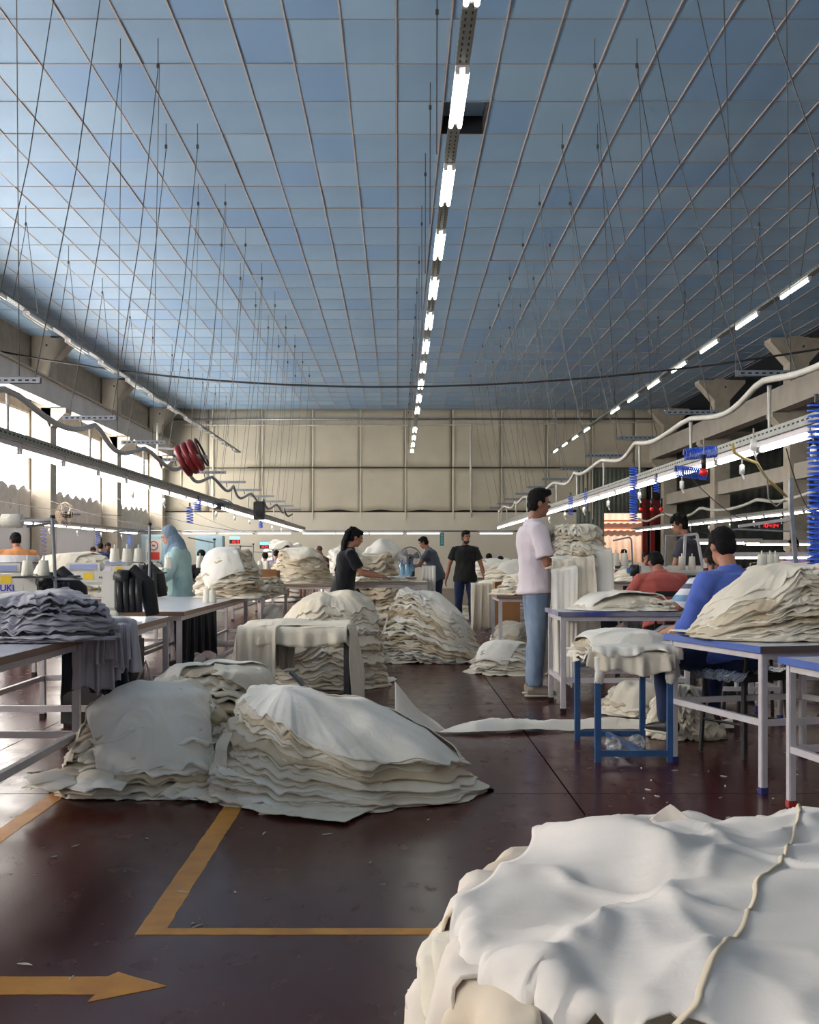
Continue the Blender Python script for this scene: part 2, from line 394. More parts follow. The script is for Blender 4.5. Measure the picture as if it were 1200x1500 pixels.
def hang(name, p0, p1, drop, m, parent, k=5, amp=.03, flare=.1, out=(0, -1), ragged=.04, seed=0, nu=60, nv=26, thick=.003, lift=.0, inset=.15):
    """cloth lying over an edge p0-p1: a strip on top, then falling in vertical folds"""
    p0 = np.array(p0, float); p1 = np.array(p1, float); u = np.linspace(0, 1, nu); v = np.linspace(0, 1, nv)
    U, Vv = np.meshgrid(u, v); o = np.array([out[0], out[1], 0.]); e = (p1-p0); en = e/np.linalg.norm(e)
    L = inset+drop*(1+ragged*6*fbm(U*3, 0*U, seed+.5, 2)); s = Vv*L-inset
    bend = .03
    hor = np.where(s < 0, s, bend*np.sin(np.clip(s/bend, 0, 1)*math.pi/2)); ver = np.where(s < 0, 0, -(bend*(1-np.cos(np.clip(s/bend, 0, 1)*math.pi/2))+np.maximum(0, s-bend)))
    g = np.clip(s/drop, 0, 1)
    fold = amp*(.15+g)*(np.sin(U*k*6.28+3*noise3(U*2, seed, 0)+seed)+.5*np.sin(U*k*2.3*6.28+seed*2+Vv))*np.clip(s*6+.6, 0, 1)
    P = p0[None, None]+e[None, None]*(U+(U-.5)*flare*g)[..., None]+o*(hor+np.maximum(fold, -.03 if True else 0)+amp*g)[..., None]+np.array([0, 0, 1])*(ver+lift+.012*fbm(U*6, Vv*4, seed, 2)*(s < 0))[..., None]
    P = P+en*(amp*.5*g*np.cos(U*k*6.28+seed))[..., None]
    if parent is not None: P -= np.array(parent.location)
    ob = link(name, grid_mesh(name, P), m, parent, True); sm = ob.modifiers.new('solidify', 'SOLIDIFY'); sm.thickness = thick
    return ob

ORD = 'first second third fourth fifth sixth seventh eighth ninth tenth eleventh twelfth thirteenth fourteenth fifteenth sixteenth seventeenth eighteenth nineteenth twentieth twenty-first twenty-second twenty-third twenty-fourth twenty-fifth twenty-sixth twenty-seventh twenty-eighth twenty-ninth thirtieth'.split()
# ================================================================== THE HALL
XL, XR, YB, YF, ZT = -9.63, 10.5, 42.8, -5.0, 7.0
# ---- floor: poured slabs with open joints
floor_m = bpy.data.materials.new('floor_epoxy'); floor_m.use_nodes = True
def floor_nodes():
    nt = floor_m.node_tree; N = nt.nodes; L = nt.links; b = N['Principled BSDF']
    tc = N.new('ShaderNodeNewGeometry'); mp = N.new('ShaderNodeVectorMath'); mp.operation = 'MULTIPLY'; mp.inputs[1].default_value = (1, .6, 1)
    L.new(tc.outputs['Position'], mp.inputs[0])
    def nz(sc_, det, dist=0):
        n = N.new('ShaderNodeTexNoise'); n.inputs['Scale'].default_value = sc_; n.inputs['Detail'].default_value = det; n.inputs['Distortion'].default_value = dist
        L.new(mp.outputs[0], n.inputs['Vector']); return n
    a = nz(.9, 5, .4); c = nz(9, 6); d = nz(60, 3)
    mx = N.new('ShaderNodeMix'); mx.data_type = 'RGBA'
    mx.inputs[6].default_value = (*lin((.30, .12, .105)), 1); mx.inputs[7].default_value = (*lin((.25, .105, .095)), 1)
    L.new(a.outputs['Fac'], mx.inputs[0])
    m2 = N.new('ShaderNodeMix'); m2.data_type = 'RGBA'; m2.inputs[7].default_value = (*lin((.30, .19, .18)), 1)
    r2 = N.new('ShaderNodeMapRange'); r2.inputs[1].default_value = .62; r2.inputs[2].default_value = .85; r2.inputs[4].default_value = .2
    L.new(c.outputs['Fac'], r2.inputs[0]); L.new(r2.outputs[0], m2.inputs[0]); L.new(mx.outputs[2], m2.inputs[6]); L.new(m2.outputs[2], b.inputs['Base Color'])
    r3 = N.new('ShaderNodeMapRange'); r3.inputs[1].default_value = .3; r3.inputs[2].default_value = .7; r3.inputs[3].default_value = .2; r3.inputs[4].default_value = .29
    L.new(c.outputs['Fac'], r3.inputs[0]); L.new(r3.outputs[0], b.inputs['Roughness'])
    bp = N.new('ShaderNodeBump'); bp.inputs['Strength'].default_value = .12; bp.inputs['Distance'].default_value = .01
    L.new(a.outputs['Fac'], bp.inputs['Height']); b2 = N.new('ShaderNodeBump'); b2.inputs['Strength'].default_value = .05; b2.inputs['Distance'].default_value = .003
    L.new(d.outputs['Fac'], b2.inputs['Height']); L.new(bp.outputs[0], b2.inputs['Normal']); L.new(b2.outputs[0], b.inputs['Normal'])
    b.inputs['Specular IOR Level'].default_value = .24
floor_nodes()
fl = tag(MB().box(((XL+22)/2, (YF+YB)/2, -.11), (22-XL+.4, YB-YF+.4, .16)).build('floor', mat('joint_dark', (38, 26, 26), .8)), kind='structure')
jx = [.873+3.35*k for k in range(-4, 8)]; jy = [2.2+3.355*k for k in range(-3, 14)]
for i in range(len(jx)-1):
    for j in range(len(jy)-1):
        x0 = max(jx[i], XL); x1 = min(jx[i+1], 22); y0 = max(jy[j], YF); y1 = min(jy[j+1], YB)
        if x1-x0 < .1 or y1-y0 < .1: continue
        MB().box(((x0+x1)/2, (y0+y1)/2, -.015), (x1-x0-.009, y1-y0-.009, .03)).build('slab', floor_m, fl)
yellow = mat('yellow_line', (206, 142, 40), .42, var=.16, vscale=9, col2=(186, 122, 34))
def strip(name, pts, label, cat='line'):
    bm = MB(); P = [Vector((x, y, .0016)) for x, y in pts]
    ctr = sum(P, Vector())/len(P); n = []
    for i in range(len(P)):                    # worn, ragged outline
        a = P[i]; b = P[(i+1) % len(P)]; L = (b-a).length; k = max(1, int(L/.05)); nn = Vector((-(b-a).y, (b-a).x, 0)).normalized()
        for q in range(k): n.append(a+(b-a)*(q/k)+(nn*(rnd.uniform(-1, 1)*.0022) if q else Vector()))
    v = n+[p-Vector((0, 0, .0012)) for p in n]; m = len(n)
    o = MB().add(v, [tuple(range(m))]+[(i+m, (i+1) % m+m, (i+1) % m, i) for i in range(m)]).build(name, yellow)
    return tag(o, label, cat)
strip('floor_line', [(-.838, 5.9), (-.838, 3.475), (1.9, 3.475), (1.9, 3.535), (-.748, 3.535), (-.748, 5.9)], 'yellow L-shaped line on the floor between the layered heap and the huge cream heap')
strip('floor_line', [(-1.765, 1.0), (-1.675, 1.0), (-1.675, 9.5), (-1.765, 9.5)], 'straight yellow line on the floor along the tables by the bright windows')
strip('floor_arrow', [(-2.6, 2.997), (-.831, 3.0), (-.838, 2.949), (-.646, 3.057), (-.81, 3.162), (-.832, 3.127), (-2.6, 3.13)], 'yellow arrow painted on the dark floor', 'arrow')

# ---- ceiling: lay-in panels on a thin tan grid
ceil_m = mat('ceiling_panel', (144, 178, 208), .5, var=.05, vscale=.8, col2=(138, 170, 200), spec=.5)
ceil_m2 = mat('ceiling_panel_pale', (150, 182, 210), .5, spec=.5); ceil_m3 = mat('ceiling_panel_deep', (132, 168, 206), .5, spec=.5)
grid_m = mat('ceiling_grid', (196, 178, 170), .6)
ce = tag(MB().box(((XL+22)/2, (YF+YB)/2, ZT+.35), (22-XL+.4, YB-YF+.4, .1)).build('ceiling', mat('roof_deck', (30, 32, 36), .9)), kind='structure')
gx = [-.022+.5986*k for k in range(-17, 19)]; gy = [11.78+1.0625*k for k in range(-16, 31)]
gx = [XL]+[x for x in gx if XL+.1 < x < XR-.1]+[XR]; gy = [y for y in gy if y < YB]+[YB]
HOLE = None; cells = []
for i in range(len(gx)-1):
    for j in range(len(gy)-1):
        xc, yc = (gx[i]+gx[i+1])/2, (gy[j]+gy[j+1])/2
        px = VX+F*xc/max(yc, .1); py = VY-F*(ZT-HC)/max(yc, .1)
        if .55 < xc < 1.2 and 14.0 < yc < 15.0: HOLE = (i, j); continue
        cells.append((yc > 11.3 and -20 < px < 1220, -yc, i, j))
cells.sort(reverse=True); stuff = [MB(), MB(), MB()]; tmesh = {}
for k, (vis, ny_, i, j) in enumerate(cells):
    d = (round(gx[i+1]-gx[i]-.02, 3), round(gy[j+1]-gy[j]-.016, 3), .012); t = rnd.choice((0, 0, 0, 1, 2))
    c = ((gx[i]+gx[i+1])/2, (gy[j]+gy[j+1])/2, ZT+.012+rnd.uniform(0, .006))
    if k < 300 and vis:
        if (d, t) not in tmesh:
            me = MB().box((0, 0, 0), d).mesh('ceiling_tile'); me.materials.append((ceil_m, ceil_m2, ceil_m3)[t]); tmesh[(d, t)] = me
        o = link('ceiling_tile', tmesh[(d, t)], None, ce); o.location = c; o.rotation_euler = (rnd.uniform(-.004, .004), rnd.uniform(-.005, .005), 0)
    else: stuff[t].box(c, d)
for t in range(3):
    tag(stuff[t].build('ceiling_tile', (ceil_m, ceil_m2, ceil_m3)[t], ce), kind='stuff')
for x in gx: MB().box((x, (YF+YB)/2, ZT+.005), (.016, YB-YF, .010)).build('ceiling_runner', grid_m, ce)
for y in gy: MB().box(((XL+XR)/2, y, ZT+.0065), (XR-XL, .012, .009)).build('cross_runner', mat('cross_grid', (158, 144, 138), .6), ce)
hx, hy = (gx[HOLE[0]]+gx[HOLE[0]+1])/2, (gy[HOLE[1]]+gy[HOLE[1]+1])/2
fr = MB(); fr.box((hx, hy+.50, ZT+.13), (.58, .012, .26)); fr.box((hx+.285, hy, ZT+.13), (.012, 1.0, .26)); fr.box((hx-.285, hy, ZT+.13), (.012, 1.0, .26))
fr.build('hatch_side', mat('hatch_dark', (20, 26, 32), .8), ce)
MB().box((hx, hy-.02, ZT+.24), (.57, 1.0, .012)).build('raised_tile', ceil_m, ce)

# ---- walls
wbm = MB(); wbm.box(((XL-.5+7.93)/2, YB+.15, ZT/2), (7.93-XL+.5, .1, ZT+1)); wbm.box((10.3, YB+.15, ZT/2), (1.0, .1, ZT+1)); wbm.box((8.87, YB+.15, 5.2), (1.9, .1, 4.5))
wb = tag(wbm.build('wall_back', dark_gap), kind='structure')
seams = [XL-.1]+[X_(p, YB) for p in (306, 384, 458, 528, 594, 662, 735, 802, 868, 930)]+[XR+.1]
zp = 3.0
for i in range(len(seams)-1):
    x0, x1 = seams[i]+.012, seams[i+1]-.012
    for (z0, z1, d) in ((4.74, 7.02, .02), (zp+.02, 4.70, .035)):
        nx, nz_ = 14, 8; u, v = np.meshgrid(np.linspace(0, 1, nx), np.linspace(0, 1, nz_))
        sag = (.05*np.sin(u*math.pi)+.02*np.sin(u*9+i))*(1-v) if z0 < 4 and 2 < i < 9 else 0*u
        P = np.stack([x0+(x1-x0)*u, YB+.06-d+0.015*fbm(u*2+i, v*2, i)-.008*np.sin(u*math.pi), z0+(z1-z0)*v+sag], -1)
        if i >= 9 and z0 < 4: continue
        o = link('wall_panel', grid_mesh('wall_panel', P), wallpaint, wb); s = o.modifiers.new('solidify', 'SOLIDIFY'); s.thickness = .03; s.offset = 0
xo = X_(885, YB)                                # the doorway to the yard starts here
MB().box(((XL+7.0)/2, YB+.03, zp/2-.02), (7.0-XL, .06, zp)).build('lower_panel', wallpaint2, wb)
for p in (312, 384, 458, 528, 594, 664, 735, 802, 868): MB().box((X_(p, YB), YB-.03, (zp-.3+ZT)/2), (.045, .03, ZT-zp+.3)).build('wall_batten', mat('batten', (206, 200, 182), .6), wb)
cor = mat('corrugated_green', (118, 124, 112), .5, .2, var=.1)
def corrug(name, x0, x1, z0, z1, y, m, parent, pitch=.16, axis='x'):
    n = max(2, int((x1-x0)/pitch*4)); u = np.linspace(x0, x1, n+1); d = .025*np.array([0, 0, 1, 1])[np.arange(n+1) % 4]
    P = np.zeros((2, n+1, 3)); a, b = (0, 1) if axis == 'x' else (1, 0)
    P[..., a] = u[None]; P[..., b] = y-d[None]; P[0, :, 2] = z0; P[1, :, 2] = z1
    o = link(name, grid_mesh(name, P), m, parent); s = o.modifiers.new('solidify', 'SOLIDIFY'); s.thickness = .01; return o
corrug('corrugated_sheet', 7.0, xo, 0, 4.7, YB+.02, cor, wb)
corrug('corrugated_sheet', xo, 9.75, 2.95, 4.7, YB+.02, cor, wb)
wf = tag(MB().box((16.3, YB+.1, 3.6), (11.6, .2, 7.4)).build('wall_back_bay', mat('bay_wall', (120, 118, 108), .8, var=.15)), kind='structure')
# yard beyond the doorway
yard = mat('yard_sheet', (238, 200, 176), .6, var=.1, vscale=3)
yf = tag(MB().box((9.5, YB+9.2, 1.6), (14, .06, 3.4)).build('wall_yard', yard), kind='structure')
corrug('corrugated_sheet', 3.5, 15, 0, 3.5, YB+9.1, yard, yf, .3)
for z in (2.6, 2.95): MB().box((9.5, YB+8.95, z), (12, .1, .07)).build('rail', mat('yard_rail', (196, 104, 66), .6), yf)
tag(MB().box((9.5, YB+5, -.06), (14, 9.4, .1)).build('floor_yard', mat('yard_ground', (170, 150, 130), .9)), kind='structure')
redp = mat('red_steel', (122, 22, 18), .5)
d1 = empty('door_frame', (9.95, YB-.1, 0)); tag(d1, kind='structure')
for dx in (-.32, .0, .42): MB().box((dx, 0, 1.75), (.16, .2, 3.5)).build('red_post', redp, d1)
MB().box((0.05, 0.05, 3.0), (.9, .1, .9)).build('red_panel', redp, d1)
# left wall
wl = tag(MB().box((XL-.1, (YF+YB)/2, 1.35), (.2, YB-YF, 2.7)).build('wall_left', mat('left_wall', (214, 210, 208), .7, var=.05, vscale=1)), kind='structure')
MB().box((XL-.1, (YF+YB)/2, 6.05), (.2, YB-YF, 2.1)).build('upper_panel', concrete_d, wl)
COLY = [8.4, 15.2, 22.0, 28.8, 35.6, 42.35]
for y in [1.6]+COLY:
    MB().box((XL-.1, y, 3.85), (.2, .55, 2.3)).build('wall_pier', concrete, wl)
win_m = bpy.data.materials.new('window_daylight'); win_m.use_nodes = True
def win_nodes():
    N = win_m.node_tree.nodes; L = win_m.node_tree.links; b = N['Principled BSDF']; tc = N.new('ShaderNodeNewGeometry')
    mp = N.new('ShaderNodeVectorMath'); mp.operation = 'MULTIPLY'; mp.inputs[1].default_value = (0, 2.2, .12); L.new(tc.outputs['Position'], mp.inputs[0])
    n = N.new('ShaderNodeTexNoise'); n.inputs['Scale'].default_value = 2; n.inputs['Detail'].default_value = 4; L.new(mp.outputs[0], n.inputs['Vector'])
    r = N.new('ShaderNodeMapRange'); r.inputs[1].default_value = .36; r.inputs[2].default_value = .62; r.inputs[3].default_value = .35*WIN_E; r.inputs[4].default_value = WIN_E
    L.new(n.outputs['Fac'], r.inputs[0]); L.new(r.outputs[0], b.inputs['Emission Strength'])
    b.inputs['Emission Color'].default_value = (1, .955, .90, 1); b.inputs['Base Color'].default_value = (.8, .8, .8, 1); b.inputs['Roughness'].default_value = .3
win_nodes()
ys = [YF, 1.6]+COLY
curt = mat('curtain_cloth', (196, 186, 176), .8, var=.1)
for k in range(len(ys)-1):
    y0, y1 = ys[k]+.28, ys[k+1]-.28; wn = empty('window_%d' % (k+1), (XL-.02, (y0+y1)/2, 2.7)); tag(wn, kind='structure')
    W = y1-y0
    npn = 3; 
    for q in range(npn):
        MB().box((-.05, -W/2+W*(q+.5)/npn, 1.15), (.01, W/npn-.05, 2.2)).build('pane', win_m, wn)
    for q in range(npn+1): MB().box((-.03, -W/2+W*q/npn, 1.15), (.04, .04, 2.3)).build('window_mullion', mat('win_frame', (170, 164, 156), .5), wn)
    for z in (0.02, 1.25, 2.28): MB().box((-.03, 0, z), (.05, W, .05)).build('window_rail', mat('win_frame', (170, 164, 156), .5), wn)
    u, v = np.meshgrid(np.linspace(-W/2, W/2, 90), np.linspace(0, 1, 8))
    top = .22+.14*np.abs(np.sin(u*4.2))+.05*fbm(u*1.5, 0*u, k)
    P = np.stack([.05+.03*np.sin(u*10.4)*(1-.4*v), u, -.55+(.55+top)*v], -1)
    o = link('curtain', grid_mesh('curtain', P), curt, wn, True); s = o.modifiers.new('solidify', 'SOLIDIFY'); s.thickness = .006
for y in [1.6]+COLY:                            # left row of columns with flared heads
    cl = empty('trim_1', (XL+.33, y, 0)); tag(cl, kind='structure')
    MB().box((-.03, 0, 3.5), (.5, .5, 7.0)).build('column_shaft', concrete, cl)
    MB().prism([(.2, 6.95), (.75, 6.95), (.75, 6.85), (.22, 6.3)], -.25, .25, Matrix(((1, 0, 0), (0, 0, 1), (0, 1, 0)))).build('column_flare', concrete, cl)
    MB().prism([(-.05, 5.12), (.62, 5.12), (.62, 5.0), (.2, 4.6)], -.25, .25, Matrix(((1, 0, 0), (0, 0, 1), (0, 1, 0)))).build('corbel', concrete, cl)
    MB().box((.12, -.27, 6.75), (.05, .02, .05)).build('anchor_hole', dark_gap, cl)
bl = MB().box((-9.0, (YF+YB)/2, 5.425), (.36, YB-YF, .55)).build('trim_2', mat('beam_paint', (196, 190, 182), .75, var=.1, vscale=2)); tag(bl, kind='structure')
MB().box((-9.0, (YF+YB)/2, 5.72), (.5, YB-YF, .05)).build('beam_top', concrete, bl)
# right: open bay behind a row of columns
for y in [1.6]+COLY:
    cl = empty('trim_3', (10.5, y, 0)); tag(cl, kind='structure')
    MB().box((0, 0, 3.5), (.5, .5, 7.0)).build('column_shaft', concrete, cl)
    for sg in (-1, 1): MB().prism([(.25*sg, 6.95), (.75*sg, 6.95), (.75*sg, 6.85), (.25*sg, 6.3)], -.25, .25, Matrix(((1, 0, 0), (0, 0, 1), (0, 1, 0)))).build('column_flare', concrete, cl)
    MB().prism([(-.25, 5.0), (-.7, 5.0), (-.7, 4.9), (-.25, 4.4)], -.25, .25, Matrix(((1, 0, 0), (0, 0, 1), (0, 1, 0)))).build('corbel', concrete, cl)
    MB().box((.1, -.27, 6.72), (.05, .02, .05)).build('anchor_hole', dark_gap, cl)
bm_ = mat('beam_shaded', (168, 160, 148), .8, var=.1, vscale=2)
b2 = MB().box((10.02, (YF+YB)/2, 5.32), (.36, YB-YF, .6)).build('trim_4', bm_); tag(b2, kind='structure')
b3 = MB().box((10.5, (YF+YB)/2, 3.45), (.3, YB-YF, .42)).build('trim_5', bm_); tag(b3, kind='structure')
wr_ = tag(MB().box((22.1, (YF+YB)/2, 3.5), (.2, YB-YF, 7.2)).build('wall_right', mat('far_bay', (92, 92, 88), .8, var=.2, vscale=1.5)), kind='structure')
for y in COLY:
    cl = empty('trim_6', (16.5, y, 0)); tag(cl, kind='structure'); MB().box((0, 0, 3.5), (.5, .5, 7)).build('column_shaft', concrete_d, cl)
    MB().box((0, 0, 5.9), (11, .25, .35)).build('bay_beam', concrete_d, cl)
corrug('corrugated_sheet', 11.2, 22, 0, 6.9, YB-.02, mat('bay_sheet', (96, 100, 94), .6, .2, var=.15), wf, .3)
tag(MB().box((16.2, (YF+YB)/2, 7.0), (11.2, YB-YF, .06)).build('ceiling_bay', mat('bay_ceiling', (70, 78, 88), .8)), kind='structure')

# ---- services on the back wall
def pipe(name, pts, r, m, label, cat='pipe', group=None, seg=8):
    return tag(MB().tube(pts, r, seg).build(name, m, None, True), label, cat, group)
def sagline(p0, p1, sag, n=16):
    p0, p1 = Vector(p0), Vector(p1); return [p0.lerp(p1, t/n)-Vector((0, 0, sag*4*(t/n)*(1-t/n))) for t in range(n+1)]
pipe('wall_pipe', [(XL+.2, YB-.12, Z_(615, YB)), (X_(965, YB), YB-.12, Z_(614, YB))], .04, steel_g, 'upper grey pipe running the full width of the cream back wall')
pipe('wall_pipe', sagline((XL+1.2, YB-.2, Z_(623, YB)), (X_(964, YB), YB-.2, Z_(619, YB)), .08), .03, pipe_w, 'thin pale pipe sagging just below the upper grey pipe on the back wall')
tag(MB().box(((X_(363, YB)+X_(860, YB))/2, YB-.06, Z_(685, YB)), (X_(860, YB)-X_(363, YB), .08, .045)).build('wall_rail', mat('rail_dark', (66, 58, 52), .6)), 'thin dark rail crossing the back wall at mid height', 'rail')
pipe('drop_pipe', [(X_(689, YB), YB-.2, Z_(621, YB)), (X_(690, YB), YB-.2, Z_(758, YB))], .04, pipe_w, 'pale vertical pipe dropping down the cream back wall')
pipe('drop_pipe', [(X_(231, 36), 36, Z_(620, 36)), (X_(231, 36), 36, Z_(668, 36))], .04, pipe_w, 'short pale pipe dropping beside the beam in the back corner by the windows')
# ================================================================== HANGING SERVICES
def tube_light(name, L, twin, gm, fr_m, label, group, hang=False):
    t = empty(name); tag(t, label, 'light', group)
    MB().box((0, 0, .035), (.10 if twin else .06, L, .05)).build('fixture_body', fr_m, t)
    for dx in ((-.04, .04) if twin else (0,)):
        tb = MB().tube([(dx, -L/2+.05, -.02), (dx, L/2-.05, -.02)], .021 if twin else .018, 10).build('tube', gm, t, True)
        MB().box((dx, -L/2+.03, -.01), (.034, .04, .05)).build('end_cap', fr_m, tb); MB().box((dx, L/2-.03, -.01), (.034, .04, .05)).build('end_cap', fr_m, tb)
    return t
ys_h = [9.62+2.25*k for k in range(-1, 15)]
tray_m = mat('tray_steel', (128, 130, 126), .45, .5, var=.15, vscale=8)
def tray(name, x, z, y0, y1, label, w_=.11, h=.04, holes=True):
    t = empty(name, (x, y0, z)); tag(t, label, 'cable tray'); L = y1-y0
    m = MB(); m.box((0, L/2, 0), (w_, L, .006)); m.box((-w_/2, L/2, h/2), (.005, L, h)); m.box((w_/2, L/2, h/2), (.005, L, h)); m.build('channel', tray_m, t)
    if holes:
        n = int(min(L, 14)/.1); hm = MB()
        for k in range(n):
            for dx in (-.025, .025): hm.box((dx*w_/.11, .1*k+.05, -.0035), (.012, .045, .002))
        tag(hm.build('slot', dark_gap, t), kind='stuff')
        hm = MB()
        for k in range(n): hm.box((-w_/2*(1 if x > 0 else -1)*1.0, .1*k+.05, h*.55), (.007, .05, .014))
        tag(hm.build('side_slot', dark_gap, t), kind='stuff')
    return t
tray('cable_tray', .534, 5.27, 4, 42.3, 'long slotted steel tray carrying the lit tube row down the middle of the ceiling')
tray('cable_tray', -6.13, 5.27, 4, 42.3, 'long steel tray carrying the unlit tube row near the windows')
tray('cable_tray', 5.95, 5.27, 4, 42.3, 'long steel tray carrying the high lit tube row near the dark bay')
lc = tube_light('ceiling_light', 1.22, True, tube_hi, steel_w, 'lit twin tube light on the tray down the middle of the blue ceiling', 'middle row of high tube lights')
ll = tube_light('ceiling_light', 1.22, True, tube_off, steel_w, 'unlit twin tube light on the high tray near the windows', 'unlit high tube lights')
lr = tube_light('ceiling_light', 1.22, False, tube_hi, steel_w, 'lit single tube light on the high tray beside the dark bay', 'high tube lights beside the dark bay')
for k, y in enumerate(ys_h):
    if k == 10: yy = None
    for proto, x in ((lc, .534), (ll, -6.13), (lr, 5.95)):
        if k == 0: o = proto; o.location = (x, y, 5.24)
        elif k == 11 and proto is not ll: continue
        else: o = copy_tree(proto, None, (x, y, 5.24))
        o['label'] = {.534: 'lit twin tube on the middle ceiling tray', -6.13: 'unlit twin tube on the high tray by the windows', 5.95: 'lit single tube on the high tray by the dark bay'}[x]+', %s from the near end' % ORD[k-(k > 11 and proto is not ll)]
wire_m = mat('wire', (66, 62, 62), .5); wire_l = mat('wire_light', (150, 148, 142), .5); wire_f = mat('wire_far_faded', (118, 118, 116), .6)  # far wires take a paler grey: fading with distance put into the colour
wgroups = 0
def wire(pts, label, group, m=wire_m, r=.0048, knots=True):
    w_ = empty('hanging_wire', pts[0]); tag(w_, label, 'wire', group); p0 = Vector(pts[0])
    MB().tube([Vector(p)-p0 for p in pts], r, 5).build('strand', m, w_)
    if knots: MB().tube([(0, 0, -.28), (0, 0, -.33)], .018, 6).build('cable_clamp', wire_m, w_)
    return w_
# high trays hang on wires
for x, nm in ((.534, 'middle lit row'), (-6.13, 'unlit row by the windows'), (5.95, 'lit row by the dark bay')):
    for k in range(14):
        y = 11.0+2.33*k
        hxo = x-.35 if x > .5 and x < 1 else x
        if x == .534: wire([(x-.14, y, ZT), (x-.14, y+.1, 5.3)], 'thin wire holding up the %s, %s from the near end' % (nm, ORD[k]), 'wires of the %s' % nm, r=.006)
        else:
            wire([(x, y, ZT), (x, y, ZT-.35), (x-.02, y-.55, 5.3)], 'near prong of the %s forked wire above the %s' % (ORD[k], nm), 'wires of the %s' % nm, r=.005)
            wire([(x+.02, y, ZT-.33), (x+.02, y+.55, 5.3)], 'far prong of the %s forked wire above the %s' % (ORD[k], nm), 'wires of the %s' % nm, r=.005, knots=False)
# two working rigs over the sewing lines: slotted trunking with tubes, conduit above, cross bars
def rig(xc, zt, side, nm):
    tr = tray('light_trunking', xc, zt+.06, 4.5, 38 if side < 0 else 34, 'slotted trunking of the work lights over the %s' % nm, .12, .07)
    g = 'work lights over the %s' % nm
    pr = tube_light('work_light', 1.2, False, tube_m, steel_w, 'bright tube light slung low over the %s' % nm, g)
    y = 5.1; k = 0
    while y < (38 if side < 0 else 34):
        o = pr if k == 0 else copy_tree(pr); o.location = (xc, y, zt); o['label'] = 'low work tube over the %s, %s from the near end' % (nm, ORD[k]); y += 1.235; k += 1
    # conduit wandering between its hangers
    cy = 5.0; pts = []
    st = [6.8+2.5*q for q in range(12)]
    for q in np.arange(5.0, 34, .28):
        ph = (q-6.8)/2.5; pts.append((xc+.06*math.sin(q*1.3), q, zt+.50-.17*abs(math.sin(math.pi*ph))**1.3*(1.0 if side < 0 else .6)+(.06 if side > 0 else 0)))
    pipe('conduit', pts, .028, pipe_w if side > 0 else mat('grey_conduit', (160, 158, 156), .5), 'thick pale conduit sagging from hanger to hanger over the %s' % nm, 'pipe')
    for q, y in enumerate(st):
        b = empty('cross_bar', (xc+.05*side, y, zt+.60+(.05 if side > 0 else 0))); tag(b, 'grey slotted cross bar over the %s, %s from the near end' % (nm, ORD[q]), 'bar', 'cross bars over the %s' % nm)
        wd = .58
        m = MB(); m.box((0, 0, 0), (wd, .045, .006)); m.box((0, -.022, -.022), (wd, .004, .045)); m.box((0, .022, -.022), (wd, .004, .045)); m.build('channel', steel_g, b)
        if y < 20:
            hm = MB()
            for e in range(9): hm.box((-.24+.06*e, -.025, -.022), (.03, .003, .014))
            tag(hm.build('slot', dark_gap, b), kind='stuff')
        MB().tube([(.1*side, 0, -.03), (.08*side, 0, -.12)], .008, 6).build('hook', steel_d, b)
        MB().tube([(.0, .02, -.12), (.0, .02, -.30), (0, .02, -.50)], [.02, .014, .014], 8).build('drop_tube', pipe_w, b)
    hx = (-3.1, -2.68) if side < 0 else (2.2, 2.67)
    for q, y in enumerate([7.6, 10.0, 12.2, 14.6, 16.95, 19.2, 21.5, 23.8, 26.1, 28.4, 30.7, 33.0]):
        for j, h in enumerate(hx):
            y1 = st[min(q, 11)]; tx = xc+(-.22, .24)[j]+.05*side; zz = zt+.6
            lab = '%s wire of the %s hook pair over the %s' % (('left', 'right')[j], ORD[q], nm); gr = 'wires to the cross bars over the %s' % nm
            wire([(h, y, ZT), (h, y, ZT-.35), (h+(tx-h)*.4, y+(y1-y)*.45, ZT-.35-(ZT-.35-zz)*.5), (tx, y1, zz)], lab, gr, wire_m if q < 4 else wire_f)
            if q < 9 and q % 2 == 0: wire([(h+.015, y, ZT-.3), (tx-.1, st[min(q+1, 11)]-.1, zz)], lab.replace(' wire', ' slanting wire'), gr, wire_m if q < 3 else wire_f, .004, False)
rig(-3.28, 2.13, -1, 'window-side sewing line')
rig(3.12, 2.14, 1, 'aisle-side sewing line')
# outer rigs, only tubes and trunking show
def outer(x, z, y0, y1, nm):
    tray('light_trunking', x, z+.06, y0, y1, 'trunking of the work lights %s' % nm, .1, .05, False)
    pr = tube_light('work_light', 1.2, False, tube_m, steel_w, 'bright tube light %s' % nm, 'work lights %s' % nm); y = y0+.7; k = 0
    while y < y1-.5:
        o = pr if k == 0 else copy_tree(pr); o.location = (x, y, z); o['label'] = 'work tube %s, %s from the near end' % (nm, ORD[k]); y += 1.26; k += 1
outer(-8.4, 2.0, 20, 36, 'low along the windows')
outer(8.6, 2.18, 20.5, 40, 'of the second line toward the dark bay')
pipe('conduit', [(8.6+.1*math.sin(q), q, 2.62-.16*abs(math.sin(math.pi*q/4.4))) for q in np.arange(19, 40, .5)], .04, pipe_w, 'pale conduit swagged over the second line toward the dark bay')
